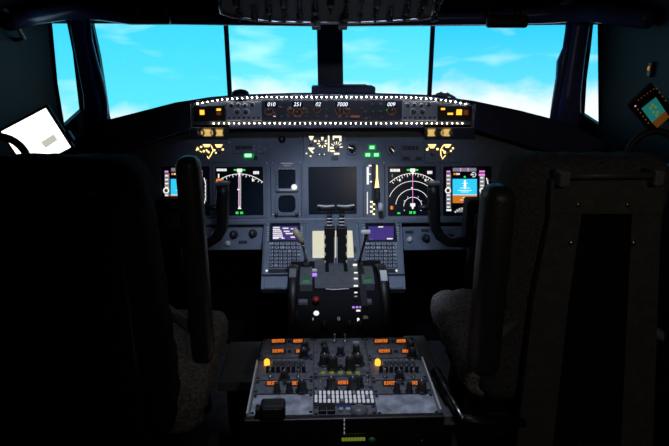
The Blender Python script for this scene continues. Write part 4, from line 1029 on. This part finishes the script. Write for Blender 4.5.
# ------------------------------------------------------------------ SEATS
def fuzzy(sx, sy, sz, r, amp, freq, cuts=26, fn=None, seed=0):
    bm = bmesh.new(); bmesh.ops.create_cube(bm, size=1)
    for v in bm.verts: v.co = V((v.co.x*sx, v.co.y*sy, v.co.z*sz))
    bmesh.ops.bevel(bm, geom=bm.edges[:], offset=r, segments=5, affect='EDGES', profile=.5)
    for _ in range(6):
        es = [e for e in bm.edges if e.calc_length() > max(sx, sy, sz)/cuts]
        if not es: break
        bmesh.ops.subdivide_edges(bm, edges=es, cuts=1, use_grid_fill=True)
    bmesh.ops.triangulate(bm, faces=[f for f in bm.faces if len(f.verts) > 4])
    bm.normal_update()
    for v in bm.verts:
        d = noise.noise(v.co*freq + V((seed, 0, 0)))*amp + noise.noise(v.co*freq*2.7 + V((seed, 3, 0)))*amp*.6
        v.co = v.co + v.normal*d
        if fn: v.co = fn(v.co)
    bm.verts.index_update()
    out = ([v.co.copy() for v in bm.verts], [[v.index for v in f.verts] for f in bm.faces]); bm.free(); return out
def seat(sx, label, yb, top, hw, inner, skin, arm_x, arm_y, arm_z0, arm_z1, arm_w, frame):
    t = thing('pilot_seat', label, 'seat', T(sx, 0, 0), 'pilot seats')
    H = top - .50
    def taper(co):
        k = (co.z + H/2)/H; f = 1 - .10*max(0, k-.3) ; return V((co.x*f, co.y - .03*k, co.z))
    vs, fs = fuzzy(2*hw, .15, H, .055, .006, 28, fn=taper, seed=sx)
    b = MB(); b.add(vs, fs, 'sheep_black' if frame else 'fleece_black', T(0, yb+.115, .50+H/2), True); b.build('backrest', t)
    # cushion
    vs, fs = fuzzy(2*abs(abs(sx)-inner), .50, .13, .05, .010, 26, cuts=34, seed=sx+4)
    b = MB(); b.add(vs, fs, skin, T(0, yb+.34, .545), True); b.build('seat_cushion', t)
    b = MB(); b.lbox(-.19, yb+.06, .38, .19, yb+.52, .47, 'black', .02); b.build('seat_pan', t)
    b = MB(); b.lbox(-.12, yb+.12, .03, .12, yb+.48, .38, 'black', .015); b.build('seat_pedestal', t)
    for s_ in (-1, 1): b = MB(); b.lbox(s_*.15-.02, yb-.12, 0, s_*.15+.02, yb+.7, .03, 'lever_grey', .004); b.build('floor_rail', t)
    for s_ in (-1, 1):
        ax = arm_x - sx if (arm_x - sx)*s_ > 0 else -(arm_x - sx)
        vs_, fs_ = rbox_geo(arm_w, .085 if frame else .062, arm_z1-arm_z0, arm_w*.42, 4)
        b = MB(); b.add(vs_, fs_, 'leather', T(ax, arm_y, (arm_z0+arm_z1)/2), True)
        a_ = b.build('armrest', t)
        b = MB(); b.tube([(ax - .1*(1 if ax > 0 else -1), arm_y+.07, arm_z0+.10), (ax, arm_y+.01, arm_z0+.06)], .014, 'lever_grey', 10); b.build('pivot', a_)
    if frame:
        yf = yb - .005; LX = lambda px, py: (atY(px, py, yf).x - sx, atY(px, py, yf).z)
        P = lambda pts: [LX(*p) for p in pts]
        XZ = T(0, yf, 0) @ RX(pi/2)
        b = MB(); b.prism(P([(549, 213), (661, 213), (662, 180), (656, 176.5), (556, 177), (550, 181)]), -.015, .006, 'shell', XZ); b.build('top_plate', t)
        b = MB(); b.prism(P([(516, 446), (552, 446), (568, 300), (581, 213.5), (550, 213.5), (533, 300)]), -.015, .004, 'shell', XZ); b.build('side_plate', t)
        b = MB(); b.prism(P([(620, 446), (652, 446), (657, 300), (660, 213.5), (631, 213.5), (627, 300)]), -.015, .004, 'shell', XZ); b.build('side_plate', t)
        b = MB(); b.prism(P([(550, 446), (622, 446), (629, 300), (633, 211), (579, 211), (566, 300)]), -.03, -.012, 'black_matte', XZ); b.build('back_panel', t)
        b = MB(); p, q = LX(559, 174), LX(651, 173); b.tube([(p[0], yf-.022, p[1]), (q[0], yf-.022, q[1])], .0075, 'quad_grey', 12); br = b.build('top_bar', t)
        for c in (p, q): b = MB(); b.lbox(c[0]-.011, yf-.035, c[1]-.022, c[0]+.011, yf+.01, c[1]+.012, 'lever_grey', .004); b.build('clamp', br)
        for px, py in ((570, 242), (632, 242), (577, 204), (626, 204), (659, 184)):
            c = LX(px, py); b = MB(); b.lathe([(.006, 0), (.006, .004), (.003, .006)], 'steel', T(c[0], yf-.004, c[1]) @ RX(pi/2), 10); b.build('bolt', t)
        # recline lever by the aisle stand
        a0, a1, a2 = atZ(436, 371, .545), atZ(448, 393, .545), atZ(463, 419, .545)
        L = lambda v: V((v.x-sx, v.y, v.z))
        b = MB(); b.tube([L(a0) + V((0, .02, -.02)), L(a0), L(a1)], [.012, .013, .012], 'black', 12); lv = b.build('recline_lever', t)
        b = MB(); b.tube([L(a1), L(a2)], [.007, .007], 'steel', 12); b.build('rod', lv)
        b = MB(); b.tube([L(a2), L(a2) + V((.04, 0, -.01)), L(a2) + V((.16, .02, -.03))], .012, 'black', 10); b.build('bracket', lv)
    else:
        yf = yb + .015
        b = MB(); b.lbox(-.15, yf-.012, .55, .15, yf+.01, 1.10, 'leather', .008); b.build('back_panel', t)
        b = MB(); b.tube([(-.12, yf-.02, 1.135), (.12, yf-.02, 1.135)], .007, 'quad_grey', 10); b.build('top_bar', t)
    return t
seat(-.605, 'black sheepskin pilot seat left of the aisle stand, its back turned to view', 1.02, 1.19, .20, .355, 'sheep_grey', -.332, 1.12, .70, 1.185, .050, False)
seat(.573, 'pilot seat right of the aisle stand with a grey plated metal back', 1.15, 1.165, .205, .335, 'sheep_grey', .332, 1.12, .655, 1.118, .068, True)

# ------------------------------------------------------------------ SIDE ITEMS
def slab(name, label, cat, corners, y, page, draw=None, thick=.012, yaw=0):
    """a tilted tablet: corners in order around the screen"""
    P = [atY(px, py, y) for px, py in corners]; c = sum(P, V())/4
    u = (P[1]-P[0]).normalized(); vv = (P[3]-P[0]); vv = (vv - u*vv.dot(u)).normalized()
    f = Fr(c, u=u, v=vv); t = thing(name, label, cat, f.M)
    w, h = (P[1]-P[0]).length/2, (P[3]-P[0]).length/2
    b = MB(); b.box((0, 0, -thick/2), (2*w+.016, 2*h+.016, thick), 'black', .004); b.build('housing', t)
    b = MB(); b.lbox(-w, -h, -.001, w, h, .0015, page); s = b.build('screen', t)
    if draw:
        d = Draw(f, .0018); draw(d); d.mb.build('display_symbols', s)
    return t, f
def page(d):
    d.poly([(41, 142), (54, 134), (58, 140), (46, 148)], 'e_page_grey'); d.disc(39.5, 122, 1, 'e_page_grey'); d.disc(51.5, 124, .8, 'e_page_grey'); d.disc(61, 157, 1.2, 'e_rust')
tb, fb = slab('tablet_computer', 'glowing white tilted tablet above the left seat back', 'tablet', [(25, 171), (68.5, 148.5), (46, 107), (6, 130)], 1.55, 'e_page', page)
b = MB(); b.tube([(0, 0, -.012), (0, -.02, -.06), (-.05, -.15, -.12), (-.18, -.25, -.12)], .010, 'black', 10); b.build('mount_arm', tb)
b = MB(); x, y = fb.uv(65.5, 138); b.box((x+.012, y, -.004), (.014, .03, .016), 'blue_tape', .002); b.build('clip', tb)
def mapd(d):
    d.poly([(643, 116), (653, 127), (663, 119), (663, 112), (654, 100.5)], 'e_teal') if False else None
    d.poly([(641, 108.5), (651.5, 122.5), (665, 111), (655.5, 97)], 'e_teal')
    d.poly([(651.5, 122.5), (657, 128), (669, 117), (665, 111)], 'e_rust')
    for k in range(6): d.disc(635 + k*2.6, 106 + k*3.4, .9, 'e_mag' if k < 1 else 'e_rust')
    for k in range(6): d.disc(638 + k*3.0, 100 - k*2.2, .7, 'e_rust')
    for k in range(4): d.disc(656 + k*3, 88.5 + k*4, .9, 'e_rust')
    for p in ((650, 108), (653, 112), (655, 107), (657, 112), (652, 105), (656, 115)): d.disc(*p, 1.3, 'e_yg')
tb, fb = slab('side_display', 'dim tilted screen with teal and rust picture on the right side wall', 'display', [(652, 131), (672, 113), (653, 86), (631, 104)], 1.75, 'glass', mapd)
b = MB(); b.tube([(0, 0, -.012), (.02, -.02, -.06), (.10, -.02, -.10)], .012, 'black', 10); b.build('mount_arm', tb)
q = atX(652, 69.5, XW); t = thing('indicator_lamp', 'tiny amber lamp on the dark right wall above the tilted screen', 'lamp', T(XW, q.y, q.z))
b = MB(); b.box((-.004, 0, 0), (.014, .022, .05), 'black', .003); b.build('plate', t)
b = MB(); b.box((-.013, .0, .004), (.004, .008, .014), 'e_amber_dim', .001); b.build('lens', t)
q = atX(4, 23, -XL); t = thing('grab_handle', 'pale slanted handle on the dark left wall near the ceiling', 'handle', T(-XL, q.y, q.z))
b = MB(); b.tube([(.0, -.04, .04), (.03, -.035, .035), (.035, .0, 0), (.03, .05, -.045), (0, .055, -.05)], .007, 'paint_white', 10); b.build('bar', t)
# headsets
def headset(c, label, rot, r=.085):
    t = thing('headset', label, 'headset', T(*c) @ RZ(rot), 'pilot headsets')
    b = MB(); b.tube([(r*cos(R(a)), 0, r*1.1*sin(R(a))) for a in range(-10, 191, 12)], .010, 'rubber', 10); b.build('headband', t)
    for s_ in (-1, 1):
        b = MB(); b.lathe([(.020, -.02), (.034, -.016), (.036, .0), (.030, .016), (.015, .02)], 'black', T(s_*r, 0, -.045) @ RY(pi/2), 20); b.build('ear_cup', t)
    b = MB(); b.tube([(-r, -.02, -.05), (-r+.02, -.06, -.085), (-r+.06, -.09, -.09)], .003, 'black', 8); b.sphere((-r+.06, -.09, -.09), .010, 'rubber'); b.build('microphone', t)
headset(atY(2, 163, 1.40), 'black headset in front of the glowing tablet', R(15), .062)
headset(atY(652, 158, 1.5), 'dark headset hanging beside the right seat below the tilted screen', R(-10), .070)

# ------------------------------------------------------------------ world and view
w = bpy.data.worlds.new('world'); S.world = w; w.use_nodes = True
w.node_tree.nodes['Background'].inputs[0].default_value = (.002, .003, .006, 1); w.node_tree.nodes['Background'].inputs[1].default_value = 1
S.view_settings.view_transform = 'Standard'; S.view_settings.look = 'None'; S.view_settings.gamma = 1; S.view_settings.exposure = 0
